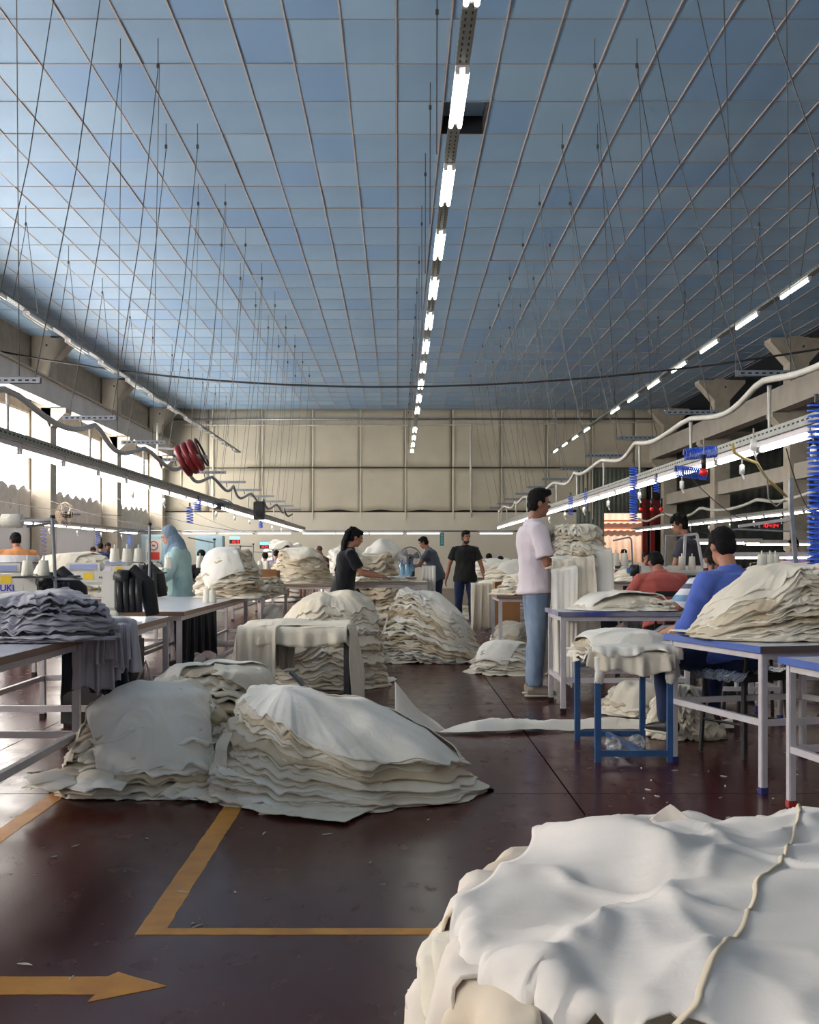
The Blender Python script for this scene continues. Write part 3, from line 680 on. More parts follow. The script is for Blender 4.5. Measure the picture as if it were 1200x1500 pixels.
# the cross row in front of the back wall
pr = tube_light('work_light', 1.2, False, tube_far, steel_w, 'tube light of the level row crossing in front of the back wall', 'cross row of tube lights')
for k, px in enumerate((292, 346, 402, 468, 516, 566, 620, 727)):
    o = pr if k == 0 else copy_tree(pr); o.location = (X_(px, 37), 37, Z_(780.5, 37)); o.rotation_euler = (0, 0, R(90)); o['label'] = 'tube of the level row before the back wall, %s from the windows' % ORD[k]
pipe('light_rail', [(XL+.4, 37.05, Z_(778, 37)), (5.5, 37.05, Z_(778, 37))], .025, steel_g, 'thin rail carrying the cross row of tube lights', 'rail')
for k, (px, py, d) in enumerate(((1132, 815, 16), (1066, 794, 19), (1140, 796, 19))):
    pr2 = copy_tree(pr); pr2.location = (X_(px, d), d, Z_(py, d)); pr2['group'] = 'short tube lights in the dark bay'; pr2['label'] = 'short tube light glowing at the edge of the dark bay'
# long cables swinging across the hall
pipe('swag_cable', sagline((-9.4, 25, Z_(511, 25)), (9.6, 20, Z_(484, 20)), .95, 30), .02, black_m, 'thick black cable sagging across the whole hall under the ceiling', 'cable')
def wl_(p0, p1, sag, lab, grp, r=.005, m=wire_m): return tag(MB().tube(sagline(p0, p1, sag), r, 5).build('slack_cable', m, None, True), lab, 'cable', grp)
for k, (a, b) in enumerate((((-9, 16, 2.4), (-3.4, 9, 1.9)), ((-9, 20, 2.7), (-3.3, 13, 1.7)), ((-8, 24, 2.6), (-3.2, 17, 1.6)), ((-7, 27, 2.7), (-3, 20, 1.7)), ((-6, 30, 2.7), (-3, 23, 1.7)))):
    wl_(a, b, .12, '%s slack cable slanting over the machines by the windows, counted from the camera' % ORD[k], 'slanting cables by the windows')
for k, (a, b) in enumerate((((3.2, 9, 2.1), (4.6, 12, 1.7)), ((3.2, 12, 2.1), (5.2, 15, 1.6)), ((3.3, 15, 2.1), (5.6, 19, 1.6)), ((8.6, 22, 2.5), (5.5, 17, 1.6)))):
    wl_(a, b, .15, '%s slack cable dropping on the aisle side, counted from the camera' % ORD[k], 'slanting cables beside the aisle')
wl_((-9.4, 14.4, 3.8), (-4.0, 9.2, 3.0), .2, 'thin cable crossing above the window-side trunking', None)
# coiled hoses, sockets, pull switches
def coil(p, L, rc, n, label, lean=(0, 0), group=None):
    pts = []; N_ = n*9
    for k in range(N_+1):
        t = k/N_; a = 2*math.pi*n*t; pts.append((rc*math.cos(a)+lean[0]*t, rc*math.sin(a)*(1 if not lean[0] else 1)+lean[1]*t, -L*t))
    if lean[0]: pts = [(lean[0]*k/N_, rc*math.cos(2*math.pi*n*k/N_), rc*math.sin(2*math.pi*n*k/N_)-L*k/N_) for k in range(N_+1)]
    e = empty('air_hose', p); tag(e, label, 'hose', group)
    MB().tube(pts, .0055*rc/.04 if rc < .04 else .006, 6).build('coil', blue_coil, e, True)
    MB().tube([(0, 0, .05), (0, 0, 0)], .012, 8).build('coupling', steel_d, e); return e
def pp(px, py, d): return (X_(px, d), d, Z_(py, d))
coil(pp(1196, 590, 6.2), 1.02, .045, 34, 'long bright blue coiled air hose at the frame edge beside the blue-shirted man')
coil(pp(928, 684, 12.5), .62, .042, 22, 'blue coiled air hose hanging straight down over the man in coral')
coil(pp(962, 700, 12.0), .16, .03, 6, 'small blue coil hanging beside the long straight coil')
coil(pp(836, 726, 17), .3, .04, 8, 'blue hose loop hanging beside the man in the white T-shirt')
coil(pp(858, 720, 16), .22, .03, 7, 'short blue hose over the carried cloth')
for k, (px, py, d) in enumerate(((1003, 666, 9.6), (990, 690, 10.0))):
    coil(pp(px, py, d), (-.03, .03)[k], .05, 16, ('fat bundle of blue hose lashed on top of the trunking', 'loose blue hose loops under the trunking')[k], (.28, 0))
for k, (px, py, d) in enumerate(((278, 742, 14.6), (290, 732, 14.2), (382, 765, 24))):
    coil(pp(px, py, d), (.22, .14, .12)[k], .045, 6, ('tangled blue hose dangling under the window-side trunking', 'upper knot of blue hose lashed to the window-side trunking', 'small blue hose knot by the black speaker')[k])
for k, (px, py, d) in enumerate(((64, 772, 24), (143, 778, 30), (190, 784, 34))):
    coil(pp(px, py, d), (.6, .4, .3)[k], .06, 7, ('blue hose streak near the orange-sleeved worker', 'blue hose above the group in navy', 'blue hose at the far end of the low window lights')[k])
red_b = mat('red_bulb', (226, 36, 34), .35)
def pull(p, label, group=None, r=.028):
    e = empty('pull_switch', p); tag(e, label, 'switch', group)
    MB().tube([(0, 0, .14), (0, 0, .02)], r*.6, 8).build('switch_body', black, e, True); MB().ell((0, 0, -r*.3), (r, r, r)).build('red_ball', red_b, e, True)
    MB().tube([(0, 0, .3), (0, 0, .14)], .005, 5).build('cord', wire_l, e)
pull(pp(1031, 690, 9.3), 'large red ball switch hanging under the aisle-side trunking', r=.036)
for px in (939, 955, 969): pull(pp(px, 745, 15), 'small red ball switch, one of three hanging over the doorway', 'three red ball switches')
sock_m = mat('white_socket', (232, 230, 226), .4)
def socket(p, label, group):
    e = empty('drop_socket', p); tag(e, label, 'socket', group)
    MB().box((0, 0, 0), (.045, .03, .09), bev=.008).build('socket_body', sock_m, e, True); MB().tube([(0, 0, .13), (0, 0, .04)], .006, 5).build('cord', wire_l, e)
    MB().tube([(0, 0, -.04), (.02, 0, -.09)], .009, 6).build('plug', sock_m, e); return e
s0 = socket((3.12, 8.2, 2.0), 'white drop socket under the aisle-side trunking', 'drop sockets beside the aisle')
for k in range(9): copy_tree(s0, None, (3.12, 9.9+2.1*k, 2.0), None, s0['label']+', '+ORD[k+1]+' along')
s1 = socket((-3.28, 13.5, 1.99), 'white drop socket under the window-side trunking', 'drop sockets on the window side')
for k in range(8): copy_tree(s1, None, (-3.28, 15.3+2.2*k, 1.99), None, s1['label']+', '+ORD[k+1]+' along')
s2 = socket((-8.4, 21.3, 1.86), 'white drop socket under the low lights by the windows', 'drop sockets by the windows')
for k in range(5): copy_tree(s2, None, (-8.4, 24+2.3*k, 1.86), None, s2['label']+', '+ORD[k+1]+' along')
s3 = socket((8.6, 21.3, 2.04), 'white drop socket of the second line toward the dark bay', 'drop sockets of the second line')
for k in range(6): copy_tree(s3, None, (8.6, 22.6+1.9*k, 2.04), None, s3['label']+', '+ORD[k+1]+' along')
yel = mat('yellow_cord', (220, 196, 120), .5)
pipe('yellow_cord', [pp(1073, 650, 8.2), pp(1076, 663, 8.3), pp(1090, 672, 8.5), pp(1109, 678, 8.7), pp(1121, 698, 8.8), pp(1152, 727, 9)], .012, yel, 'yellowed cord looping from the trunking to a knotted junction', 'cord')
pipe('white_cord', [pp(1104, 660, 8.6), pp(1110, 680, 8.7), pp(1124, 700, 8.8), pp(1126, 730, 8.9), pp(1137, 742, 8.9), pp(1150, 733, 9)], .007, wire_l, 'thin white cord looping below the yellowed cord', 'cord')
sk = socket(pp(1104, 652, 8.6), 'pale plug box at the top of the white cord', None)
# red fan-like hose reel
reel = empty('hose_reel', pp(284, 668, 16.5)); tag(reel, 'dark red drum reel hung beside the cross bars over the window side', 'reel')
redr = mat('reel_red', (120, 20, 26), .4, var=.2)
for k in range(4):
    A = Matrix.Rotation(R(-25), 3, 'Y'); o = MB(); 
    pts = [A @ Vector((-.17+.10*k, .06*math.sin(a)*1.0, .22*math.cos(a)))+Vector((0, .16*math.sin(a), 0)) for a in np.linspace(0, 2*math.pi, 25)[:-1]]
    o.tube(pts+[pts[0], pts[1]], (.045, .045, .045, .018)[k], 8).build('reel_rib' if k < 3 else 'reel_flange', redr if k < 3 else mat('reel_dark', (60, 20, 22), .4), reel, True)
MB().tube([(-.3, 0, .06), (-.18, 0, .02), (.2, 0, -.02)], .03, 8).build('axle', steel_w, reel, True)
MB().beam((-.55, 0, .12), (-.2, 0, .1), .03).build('bracket', steel_w, reel)
# black speaker, wall fans
sp = empty('speaker_box', pp(380, 748, 24)); tag(sp, 'black loudspeaker box hanging over the window-side line', 'speaker')
MB().box((0, 0, 0), (.24, .22, .4), bev=.02).build('cabinet', black, sp); MB().lathe((0, 0, 0), [(.08, 0), (.07, .01)], 16).build('speaker_cone', black_m, sp).matrix_local = Matrix.Translation((0, -.115, -.06)) @ Matrix.Rotation(R(90), 4, 'X')
def fan(p, r, label, stand, yaw=0, m=None, tilt=0):
    e = empty('fan', p, yaw); tag(e, label, 'fan'); m = m or steel_g
    A = Matrix.Rotation(R(90+tilt), 3, 'X')
    g = MB()
    for rr_, y in ((1, 0), (.92, -.05), (.7, -.09), (.45, -.11), (.2, -.12), (.92, .05), (.6, .08)):
        pts = [(r*rr_*math.cos(a), y*r/.2, r*rr_*math.sin(a)) for a in np.linspace(0, 2*math.pi, 29)]; g.tube(pts, .0035 if rr_ < 1 else .008, 4)
    for k in range(24):
        a = 2*math.pi*k/24; g.tube([(r*.12*math.cos(a), -.12*r/.2, r*.12*math.sin(a)), (r*.7*math.cos(a), -.09*r/.2, r*.7*math.sin(a)), (r*math.cos(a), 0, r*math.sin(a))], .0025, 4)
    g.build('grille', m, e)
    MB().tube([(0, -.06, 0), (0, .16, 0)], [r*.28, r*.34], 14).build('motor', black, e, True)
    for k in range(3):
        a0 = 2*math.pi*k/3; P = np.zeros((2, 6, 3))
        for q in range(6):
            for s_ in range(2):
                a = a0+q*.16-.1*s_; rad = r*(.25 if s_ == 0 else .85); P[s_, q] = (rad*math.cos(a), -.02+.012*q, rad*math.sin(a))
        b = link('fan_blade', grid_mesh('fan_blade', P), mat('blade', (110, 112, 116), .4), e, True); s_ = b.modifiers.new('solidify', 'SOLIDIFY'); s_.thickness = .003
    if stand:
        MB().tube([(0, .1, -r*.2), (0, .1, -p[2]+.03)], .018, 8).build('pole', black, e); MB().lathe((0, .1, -p[2]), [(.2, 0), (.2, .02), (.05, .05)], 20).build('base', black, e, True)
    else: MB().tube([(0, .15, 0), (0, .4, 0)], .02, 8).build('bracket', steel_g, e)
    return e
fan((X_(601, 20), 20, Z_(817, 20)), .2, 'grey caged pedestal fan standing by the back cutting tables', True)
fan(pp(95, 753, 25), .27, 'round caged wall fan below the bright windows', False, R(-40), mat('fan_tan', (190, 160, 130), .5))
fan(pp(322, 739, 17), .2, 'flat grey fan hung level with the window-side cross bars', False, 0, steel_g, 0).scale = (1, 1, .45)
# number displays
disp = mat('display_red', (235, 40, 45), .4, emit=1.6)
SEG = {'0': 'abcdef', '1': 'bc', '2': 'abged', '3': 'abgcd', '4': 'fgbc', '6': 'afgedc', '7': 'abc', '8': 'abcdefg', '9': 'abfgcd'}
def display(p, wd, h, text, label, hat=True):
    e = empty('counter_display', p); tag(e, label, 'display')
    MB().box((0, 0, 0), (wd, .05, h), bev=.005).build('housing', mat('display_case', (50, 8, 12), .4), e)
    n = len(text); cw = wd*.86/n; m = MB(); t = h*.07
    for i, ch in enumerate(text):
        cx = -wd*.43+cw*(i+.5); a = cw*.3; b = h*.3
        if ch not in SEG: continue
        S = {'a': (0, b, 1), 'g': (0, 0, 1), 'd': (0, -b, 1), 'f': (-a, b/2, 0), 'b': (a, b/2, 0), 'e': (-a, -b/2, 0), 'c': (a, -b/2, 0)}
        for s_ in SEG[ch]:
            x, z, hz = S[s_]; m.box((cx+x, -.027, z), ((2*a, .004, t) if hz else (t, .004, b)))
    m.build('digits', disp, e)
    if hat: MB().box((0, 0, h*.5+.035), (wd*.95, .05, .06), bev=.01).build('lamp_hood', mat('cyan_glow', (130, 225, 230), .4, emit=.8), e)
display(pp(344, 793.5, 23), .22, .085, '163', 'red number display nearer the hijab-wearing woman')
display(pp(387.5, 801, 25), .21, .085, '1034', 'red number display nearer the cardboard box')
display(pp(1127, 770, 12), .22, .055, '10434', 'wide red number display on the pole behind the blue-shirted man', False)
# notice signs, blue banner, pale panels in the back corner
sg = empty('notice_sign', pp(225, 806, 38.5)); tag(sg, 'white notice with a red round prohibition mark above a red patch', 'sign')
MB().box((0, 0, 0), (.55, .02, .75)).build('board', mat('sign_pale', (222, 220, 214), .6), sg)
MB().tube([(.15*math.cos(a), -.02, .17+.15*math.sin(a)) for a in np.linspace(0, 6.283, 25)], .018, 6).build('red_ring', mat('sign_red', (200, 60, 50), .5), sg)
MB().beam((-.1, -.02, .27), (.1, -.02, .07), .03, .006).build('red_slash', MATS['sign_red'], sg)
MB().box((0, -.015, -.2), (.42, .012, .26)).build('red_patch', MATS['sign_red'], sg); MB().box((0, -.024, .17), (.1, .006, .04)).build('dark_mark', black, sg)
bn = empty('blue_banner', pp(647.5, 790, 37.2)); tag(bn, 'narrow vertical teal banner hanging at the end of the cross lights', 'banner')
MB().box((0, 0, 0), (.14, .02, .45)).build('cloth', mat('teal', (60, 116, 130), .6), bn)
bnt = MB()
for k in range(7): bnt.box((0, -.012, .18-.055*k), (.07-.01*(k % 3), .003, .022))
bnt.build('lettering', mat('teal_pale', (130, 180, 186), .6), bn)
cabm = mat('pale_blue_panel', (170, 200, 210), .5)
def cupboard(px0, px1, py0, py1, d, label):
    e = empty('cupboard', (X_((px0+px1)/2, d), d, 0)); tag(e, label, 'cupboard'); W = (px1-px0)*d/F; z1 = Z_(py0, d)
    MB().box((0, .2, z1/2), (W, .5, z1), bev=.02).build('carcass', cabm, e)
    for k in (-1, 1):
        dr = MB().box((k*W/4, -.06, z1/2), (W/2-.04, .03, z1-.12), bev=.008).build('door', cabm, e); MB().box((k*.07, -.09, z1*.5), (.02, .03, .16)).build('handle', steel_g, dr)
cupboard(287, 327, 785, 840, 39, 'tall pale blue cupboard against the back wall behind the machines')
cupboard(207, 262, 783, 860, 40, 'wide pale blue partition cupboard in the back corner by the windows')
# ================================================================== PEOPLE
def V(*a): return Vector(a)
def hand(mb, wr, d, n, side, curl, k=1.0):
    """palm, four fingers of different lengths, thumb; d: direction of the hand, n: the way the palm looks"""
    d = d.normalized(); n = (n-d*n.dot(d)).normalized(); a = d.cross(n)*side      # a points to the thumb side
    mb.tube([wr-d*.02, wr+d*.02*k, wr+d*.055*k, wr+d*.085*k], [(.026*k, .019*k), (.034*k, .016*k), (.041*k, .014*k), (.038*k, .012*k)], 10, up=n)
    for q, (o, L) in enumerate(((.030, .070), (.010, .080), (-.010, .074), (-.029, .058))):
        p = wr+d*.08*k+a*o*k; P = [p-d*.02*k, p]; dd = d.copy()
        for j, f in enumerate((.45, .32, .23)):
            c = R(curl*(1, 1.15, .8)[j]); dd = (dd*math.cos(c)+n*math.sin(c)).normalized(); p = p+dd*L*f*k; P.append(p)
        mb.tube(P, [.0085*k, .0088*k, .008*k, .0072*k, .006*k], 8)
    p = wr+d*.025*k+a*.03*k; t = (d*.7+a*.75+n*.25).normalized(); P = [p-a*.01*k, p]; 
    for f in (.034, .028): P.append(P[-1]+t*f*k); t = (t+d*.25+n*.3).normalized()
    mb.tube(P, [.012*k, .0125*k, .0105*k, .008*k], 8)
def person(label, loc, yaw, H=1.72, pose=None, skin=skin_a, shirt=None, sleeve=.55, pants=None, shoe=None, hair='short', hair_mat=None, vox=.011, face=False, legs=True, beard=False, hem=None, loose=1.0, group=None, body_w=1.0, name='person', stripes=False):
    p = dict(hip=None, lean=0, side=0, head=(0, 0), L=((-.15, .05, -1), (-.05, .25, -1)), R_=((.15, .05, -1), (.05, .25, -1)), curl=22,
             lL=((-.04, .02, -1), (0, -.04, -1)), lR=((.04, .02, -1), (0, -.04, -1)), palm=None, twist=0)
    if pose: p.update(pose)
    if hem is None: hem = -.13 if p['hip'] is None else -.03
    s = H/1.75; e = empty('person', loc, yaw); tag(e, label, 'person', group)
    hz = p['hip'] if p['hip'] is not None else .93*s
    pel = V(0, 0, hz); ax = V(math.sin(R(p['side'])), math.sin(R(p['lean'])), math.cos(R(p['lean']))).normalized()
    fwd = V(0, 1, 0)-ax*ax.y; fwd.normalize(); rt = fwd.cross(ax).normalized()
    def T(t): return pel+ax*(t*s)
    nb = T(.51); w_ = body_w
    tor = [(-.09, .12, .095), (0, .165, .115), (.10, .148, .108), (.22, .14, .10), (.34, .165, .112), (.42, .168, .105), (.475, .12, .08), (.52, .062, .058)]
    def torso(mb, g, lo=-.2, gz=1.0):
        P = [T(t) for t, *_ in tor if t >= lo]; Q = [((a*w_+g)*s, (b+g*gz)*s) for t, a, b in tor if t >= lo]; mb.tube(P, Q, 20, up=fwd)
    B = MB(); torso(B, 0)
    sh = {}; 
    for sd, key in ((-1, 'L'), (1, 'R_')):
        S0 = T(.44)+rt*(sd*.185*s*w_); ua = V(*p[key][0]).normalized(); fa = V(*p[key][1]).normalized()
        el = S0+ua*.285*s; wr = el+fa*.245*s; sh[sd] = (S0, el, wr, ua, fa)
        B.tube([T(.44)+rt*(sd*.08*s), S0+ua*.02, S0+ua*.14*s, el, el+fa*.08*s, wr], [x*s for x in (.055, .052, .047, .037, .038, .025)], 12)
        hd = V(*p[key][2]).normalized() if len(p[key]) > 2 else fa
        n = V(*p['palm']) if p['palm'] else (V(-sd, .2, 0) if abs(fa.z) > .7 else V(0, 0, -1))
        hand(B, wr, hd, n, 1 if hd.cross(n).dot(V(-sd*.4, .6, .6)) > 0 else -1, p['curl'], s*1.02)
    lg = {}
    for sd, key in ((-1, 'lL'), (1, 'lR')):
        h0 = pel+rt*(sd*.09*s)-V(0, 0, .02); th = V(*p[key][0]).normalized(); sn = V(*p[key][1]).normalized()
        kn = h0+th*.425*s; an = kn+sn*.40*s; lg[sd] = (h0, kn, an, th, sn)
        if legs: B.tube([h0, h0+th*.2*s, kn, kn+sn*.14*s, an], [x*s for x in (.088, .074, .052, .05, .034)], 12)
    # head
    yw, pt = R(p['head'][0]), R(p['head'][1])
    HM = Matrix.Rotation(yw, 3, 'Z') @ Matrix.Rotation(pt, 3, 'X')       # pitch < 0 looks down
    hc = nb+V(0, .012, 0)+HM @ V(0, .015, .155)*s
    def hp(x, y, z): return hc+HM @ V(x, y, z)*(s*.93)
    k = s*.93
    B.tube([T(.47), nb, hp(0, -.02, -.07)], [.062*s, .054*s, .05*s], 12)
    B.ell(hp(0, -.008, .03), (.073*k, .092*k, .095*k), HM, 18, 12); B.ell(hp(0, .028, -.045), (.055*k, .062*k, .068*k), HM); B.ell(hp(0, .062, -.085), (.026*k, .022*k, .02*k), HM)
    B.tube([hp(0, .082, .022), hp(0, .103, -.012), hp(0, .085, -.022)], [.008*k, .0135*k, .012*k], 8)
    B.ell(hp(0, .074, .03), (.05*k, .016*k, .012*k), HM)
    B.ell(hp(0, .083, -.052), (.022*k, .01*k, .012*k), HM)
    for sd in (-1, 1): B.ell(hp(sd*.075, -.01, -.002), (.011*k, .02*k, .031*k), HM)
    bo = fluid(B, vox if not face or vox > .0095 else .0068, 'body', skin, e, 2)
    if face:
        for sd in (-1, 1):
            ew = MB().ell(hp(sd*.031, .078, .008), (.014*k, .010*k, .009*k), HM, 12, 8).build('eye', eye_w, bo, True)
            MB().ell(hp(sd*.031, .086, .008), (.006*k, .004*k, .0065*k), HM, 10, 6).build('iris', eye_d, bo, True)
            MB().tube([hp(sd*.014, .090, .026), hp(sd*.034, .088, .032), hp(sd*.052, .074, .026)], [.004*k, .005*k, .003*k], 6).build('eyebrow', hair_m, bo, True)
        MB().ell(hp(0, .089, -.052), (.022*k, .007*k, .0065*k), HM).build('mouth', lip_m, bo, True)
    if beard:
        Q = MB(); Q.ell(hp(0, .034, -.066), (.058*k, .058*k, .05*k), HM); Q.ell(hp(0, .084, -.036), (.026*k, .008*k, .006*k), HM)
        fluid(Q, .007, 'beard', mat('beard', (52, 38, 32), .8), e, 1)
    hm = hair_mat or hair_m; h = MB(); jit = lambda P: .005*noise3(P[:, 0]*60, P[:, 1]*60, P[:, 2]*60)
    if hair in ('short', 'curly', 'long', 'bun', 'quiff'):
        h.ell(hp(0, -.024, .052), (.083*k, .094*k, .086*k), HM, 18, 12); h.ell(hp(0, -.05, .0), (.076*k, .06*k, .075*k), HM)
        h.ell(hp(0, .038, .098), (.062*k, .045*k, .03*k), HM)
        for sd in (-1, 1): h.ell(hp(sd*.07, .005, .035), (.014*k, .03*k, .035*k), HM)
    if hair == 'quiff': h.ell(hp(0, .055, .112), (.06*k, .045*k, .032*k), HM); h.ell(hp(0, .0, .118), (.07*k, .07*k, .03*k), HM)
    if hair == 'curly':
        rr = random.Random(3)
        for _ in range(34):
            a = rr.uniform(0, 6.28); b = rr.uniform(.1, 1.3); h.ell(hp(.088*math.cos(a)*math.cos(b), -.012+.092*math.sin(a)*math.cos(b), .06+.088*math.sin(b)), (.026*k,)*3)
    if hair == 'bun': h.ell(hp(0, -.08, .115), (.045*k, .045*k, .045*k), HM)
    if hair == 'long':
        h.ell(hp(0, -.07, .11), (.05*k, .05*k, .035*k), HM)
        h.tube([hp(0, -.09, .12), hp(0, -.13, .02), hp(0, -.125, -.1), hp(0, -.10, -.22), T(.2)-fwd*.14*s], [(.045, .03), (.06, .04), (.068, .038), (.06, .03), (.03, .012)], 12, up=V(0, 1, 0))
    if hair != 'hijab' and hair != 'bald': fluid(h, .007 if face or vox < .01 else .011, 'hair', hm, e, 1, jit)
    if hair == 'bald':
        h.ell(hp(0, -.026, .04), (.080*k, .09*k, .078*k), HM); fluid(h, .01, 'hair', mat('hair_grey', (70, 60, 55), .8), e, 1)
    if hair == 'hijab':
        h.ell(hp(0, -.026, .034), (.088*k, .102*k, .104*k), HM, 18, 12); h.ell(hp(0, -.02, -.06), (.08*k, .078*k, .085*k), HM); h.ell(hp(0, .03, -.115), (.058*k, .05*k, .03*k), HM)
        h.tube([hp(0, -.03, -.03), nb+ax*.05, nb-ax*.04, nb-ax*.10], [(.075, .08), (.08, .085), (.14, .11), (.12, .10)], 16, up=fwd)
        h.tube([hp(0, .02, -.10), nb+fwd*.10-ax*.03, nb+fwd*.12-ax*.16], [(.06, .05), (.07, .045), (.03, .02)], 12, up=fwd)
        fluid(h, .009, 'headscarf', hm, e, 2, lambda P: .006*ridge(P[:, 0]*14+P[:, 1]*9, P[:, 1]*14, P[:, 2]*5))
    def creases(amp, f=9):
        return lambda P: amp*ridge(P[:, 0]*f+P[:, 2]*4, P[:, 1]*f, P[:, 2]*f*.8, 3)
    if shirt is not None:
        q = MB(); g = .016+.012*loose
        lowp = [(hem, .175, .128), (-.04, .175, .125)]+[(t, a, b) for t, a, b in tor if .0 <= t < .5]
        q.tube([T(t) for t, *_ in lowp], [((a*w_+g*(1 if t < .43 else .8))*s, (b+g*(1 if t < .43 else .8))*s) for t, a, b in lowp], 22, up=fwd)
        for sd in (-1, 1):
            S0, el, wr, ua, fa = sh[sd]; P = [T(.45)+rt*(sd*.06*s), S0+V(0, 0, .0)]; Q = [.072*s, .070*s]
            if sleeve <= 1: P += [S0.lerp(el, sleeve*.5), S0.lerp(el, sleeve)]; Q += [.066*s, (.060+.012*loose)*s]
            else: f = sleeve-1; P += [S0.lerp(el, .5), el, el.lerp(wr, f*.5), el.lerp(wr, f)]; Q += [.062*s, .055*s, .052*s, .045*s]
            q.tube(P, Q, 14)
        q.tube([T(.43), T(.50), T(.535)], [.10*s, .078*s, .068*s], 14)
        so = fluid(q, max(.010, vox), 'shirt', shirt, e, 3, creases(.0095*loose))
    if pants is not None and legs:
        q = MB(); q.tube([T(-.10)+V(0, 0, 0), T(-.02), T(.06)], [(.14*s*w_, .11*s), (.182*s*w_, .132*s), (.160*s*w_, .118*s)], 18, up=fwd)
        for sd in (-1, 1):
            h0, kn, an, th, sn = lg[sd]
            q.tube([h0+V(0, 0, .03), h0+th*.2*s, kn, kn+sn*.16*s, an-sn*.01], [x*s for x in (.102, .090, .068, .064, .058)], 14)
        fluid(q, max(.011, vox), 'trousers', pants, e, 3, creases(.010, 8))
    if shoe is not None and legs:
        for sd in (-1, 1):
            an = lg[sd][2]; tw = R(p['twist']+sd*-7); Fw = Matrix.Rotation(tw, 3, 'Z'); z0 = an.z-.075*s
            def fp(x, y, z): v = Fw @ V(x, y, 0)*s; return V(an.x+v.x, an.y+v.y, z0+z*s)
            q = MB(); q.tube([fp(0, -.065, .045), fp(0, -.02, .05), fp(0, .06, .042), fp(0, .13, .032), fp(0, .17, .028)], [(.034*s, .04*s), (.038*s, .045*s), (.042*s, .034*s), (.042*s, .026*s), (.028*s, .018*s)], 14, up=V(0, 0, 1))
            q.tube([fp(0, -.02, .05), fp(0, -.01, .11)], [.042*s, .04*s], 12)
            so = fluid(q, .008, 'shoe', shoe, e, 2)
            MB().tube([fp(0, -.085, .008), fp(0, -.05, .009), fp(0, .06, .009), fp(0, .13, .009), fp(0, .175, .009)], [(.02*s, .009), (.040*s, .011), (.044*s, .011), (.046*s, .011), (.02*s, .009)], 12, up=V(0, 0, 1)).build('sole', mat('sole', (196, 190, 178), .6), so, True)
    return e, sh, T

tee_w = fabric('tee_white', (226, 214, 220), (214, 202, 208), .1)
tee_k = fabric('tee_black', (30, 30, 34), (20, 20, 24), .1); polo = fabric('polo_patterned', (38, 38, 36), (20, 20, 22), .1)
tee_g = fabric('tee_grey', (88, 94, 106), (74, 80, 92), .1); tee_char = fabric('tee_charcoal', (62, 62, 70), (50, 50, 58), .1)
tee_coral = fabric('tee_coral', (186, 94, 86), (172, 84, 78), .1); shirt_b = fabric('shirt_blue', (84, 108, 190), (72, 94, 170), .12)
jeans = fabric('jeans', (138, 154, 174), (104, 122, 146), .15); jeans_d = fabric('jeans_dark', (38, 50, 84), (28, 38, 66), .1); navy = fabric('navy', (40, 52, 98), (32, 42, 84), .1)
teal_s = fabric('teal_shirt', (160, 188, 188), (142, 174, 176), .12); scarf = fabric('scarf', (132, 150, 166), (106, 126, 146), .1)
dark_p = fabric('dark_trousers', (28, 28, 36), (20, 20, 26), .1); maroon = fabric('maroon', (110, 34, 46), (90, 26, 38), .1); pinkp = fabric('pale_pink', (222, 190, 190), (208, 176, 178), .1); lilac = fabric('lilac', (150, 128, 186), (134, 112, 170), .1)
shoe_t = mat('shoe_taupe', (150, 138, 122), .7, bump=.3); shoe_k = mat('shoe_black', (36, 32, 32), .5)
def strip_mat(name, cols, axis, stops, scale=1.0):
    m = bpy.data.materials.new(name); m.use_nodes = True; N = m.node_tree.nodes; L = m.node_tree.links; b = N['Principled BSDF']; b.inputs['Roughness'].default_value = .9
    tc = N.new('ShaderNodeTexCoord'); sp_ = N.new('ShaderNodeSeparateXYZ'); L.new(tc.outputs['Object'], sp_.inputs[0])
    mm = N.new('ShaderNodeMath'); mm.operation = 'MULTIPLY'; mm.inputs[1].default_value = scale; L.new(sp_.outputs[axis], mm.inputs[0])
    fr_ = N.new('ShaderNodeMath'); fr_.operation = 'FRACT' if scale != 1 else 'ADD'; fr_.inputs[1].default_value = 0; L.new(mm.outputs[0], fr_.inputs[0])
    cr = N.new('ShaderNodeValToRGB'); cr.color_ramp.interpolation = 'CONSTANT'; L.new(fr_.outputs[0], cr.inputs[0])
    while len(cr.color_ramp.elements) < len(cols): cr.color_ramp.elements.new(.5)
    for q, (c, st_) in enumerate(zip(cols, stops)): cr.color_ramp.elements[q].position = st_; cr.color_ramp.elements[q].color = (*lin([v/255 for v in c]), 1)
    L.new(cr.outputs[0], b.inputs['Base Color']); return m
stripe_m = strip_mat('striped_tee', [(228, 228, 234), (130, 166, 204), (228, 228, 234), (96, 104, 128)], 2, [0, .3, .55, .8], 5.0)
orange_m = strip_mat('orange_grey_top', [(206, 204, 206), (96, 92, 96), (206, 204, 206), (206, 140, 88)], 2, [0, .56, .568, .615], .5)

A_REACH = ((-.12, .45, -.75), (.1, .9, -.25)); 
# man in white T-shirt with the carried cloth, facing the sewing line
P1, sh1, T1 = person('tall man in a white T-shirt and light blue jeans carrying a bundle of cream cloth', (1.20, 9.45, .0), R(-84), 1.83,
    dict(lean=-3, head=(4, -8), L=((-.1, .28, -1), (.16, .95, .28)), R_=((.16, .22, -1), (-.12, .95, .22)), curl=30, lL=((-.03, .03, -1), (.0, -.06, -1)), lR=((.03, -.04, -1), (0, -.05, -1)), palm=(0, .2, 1)),
    skin_b, tee_w, .78, jeans, shoe_t, 'quiff', vox=.009, face=True, hem=-.07, loose=1.3)
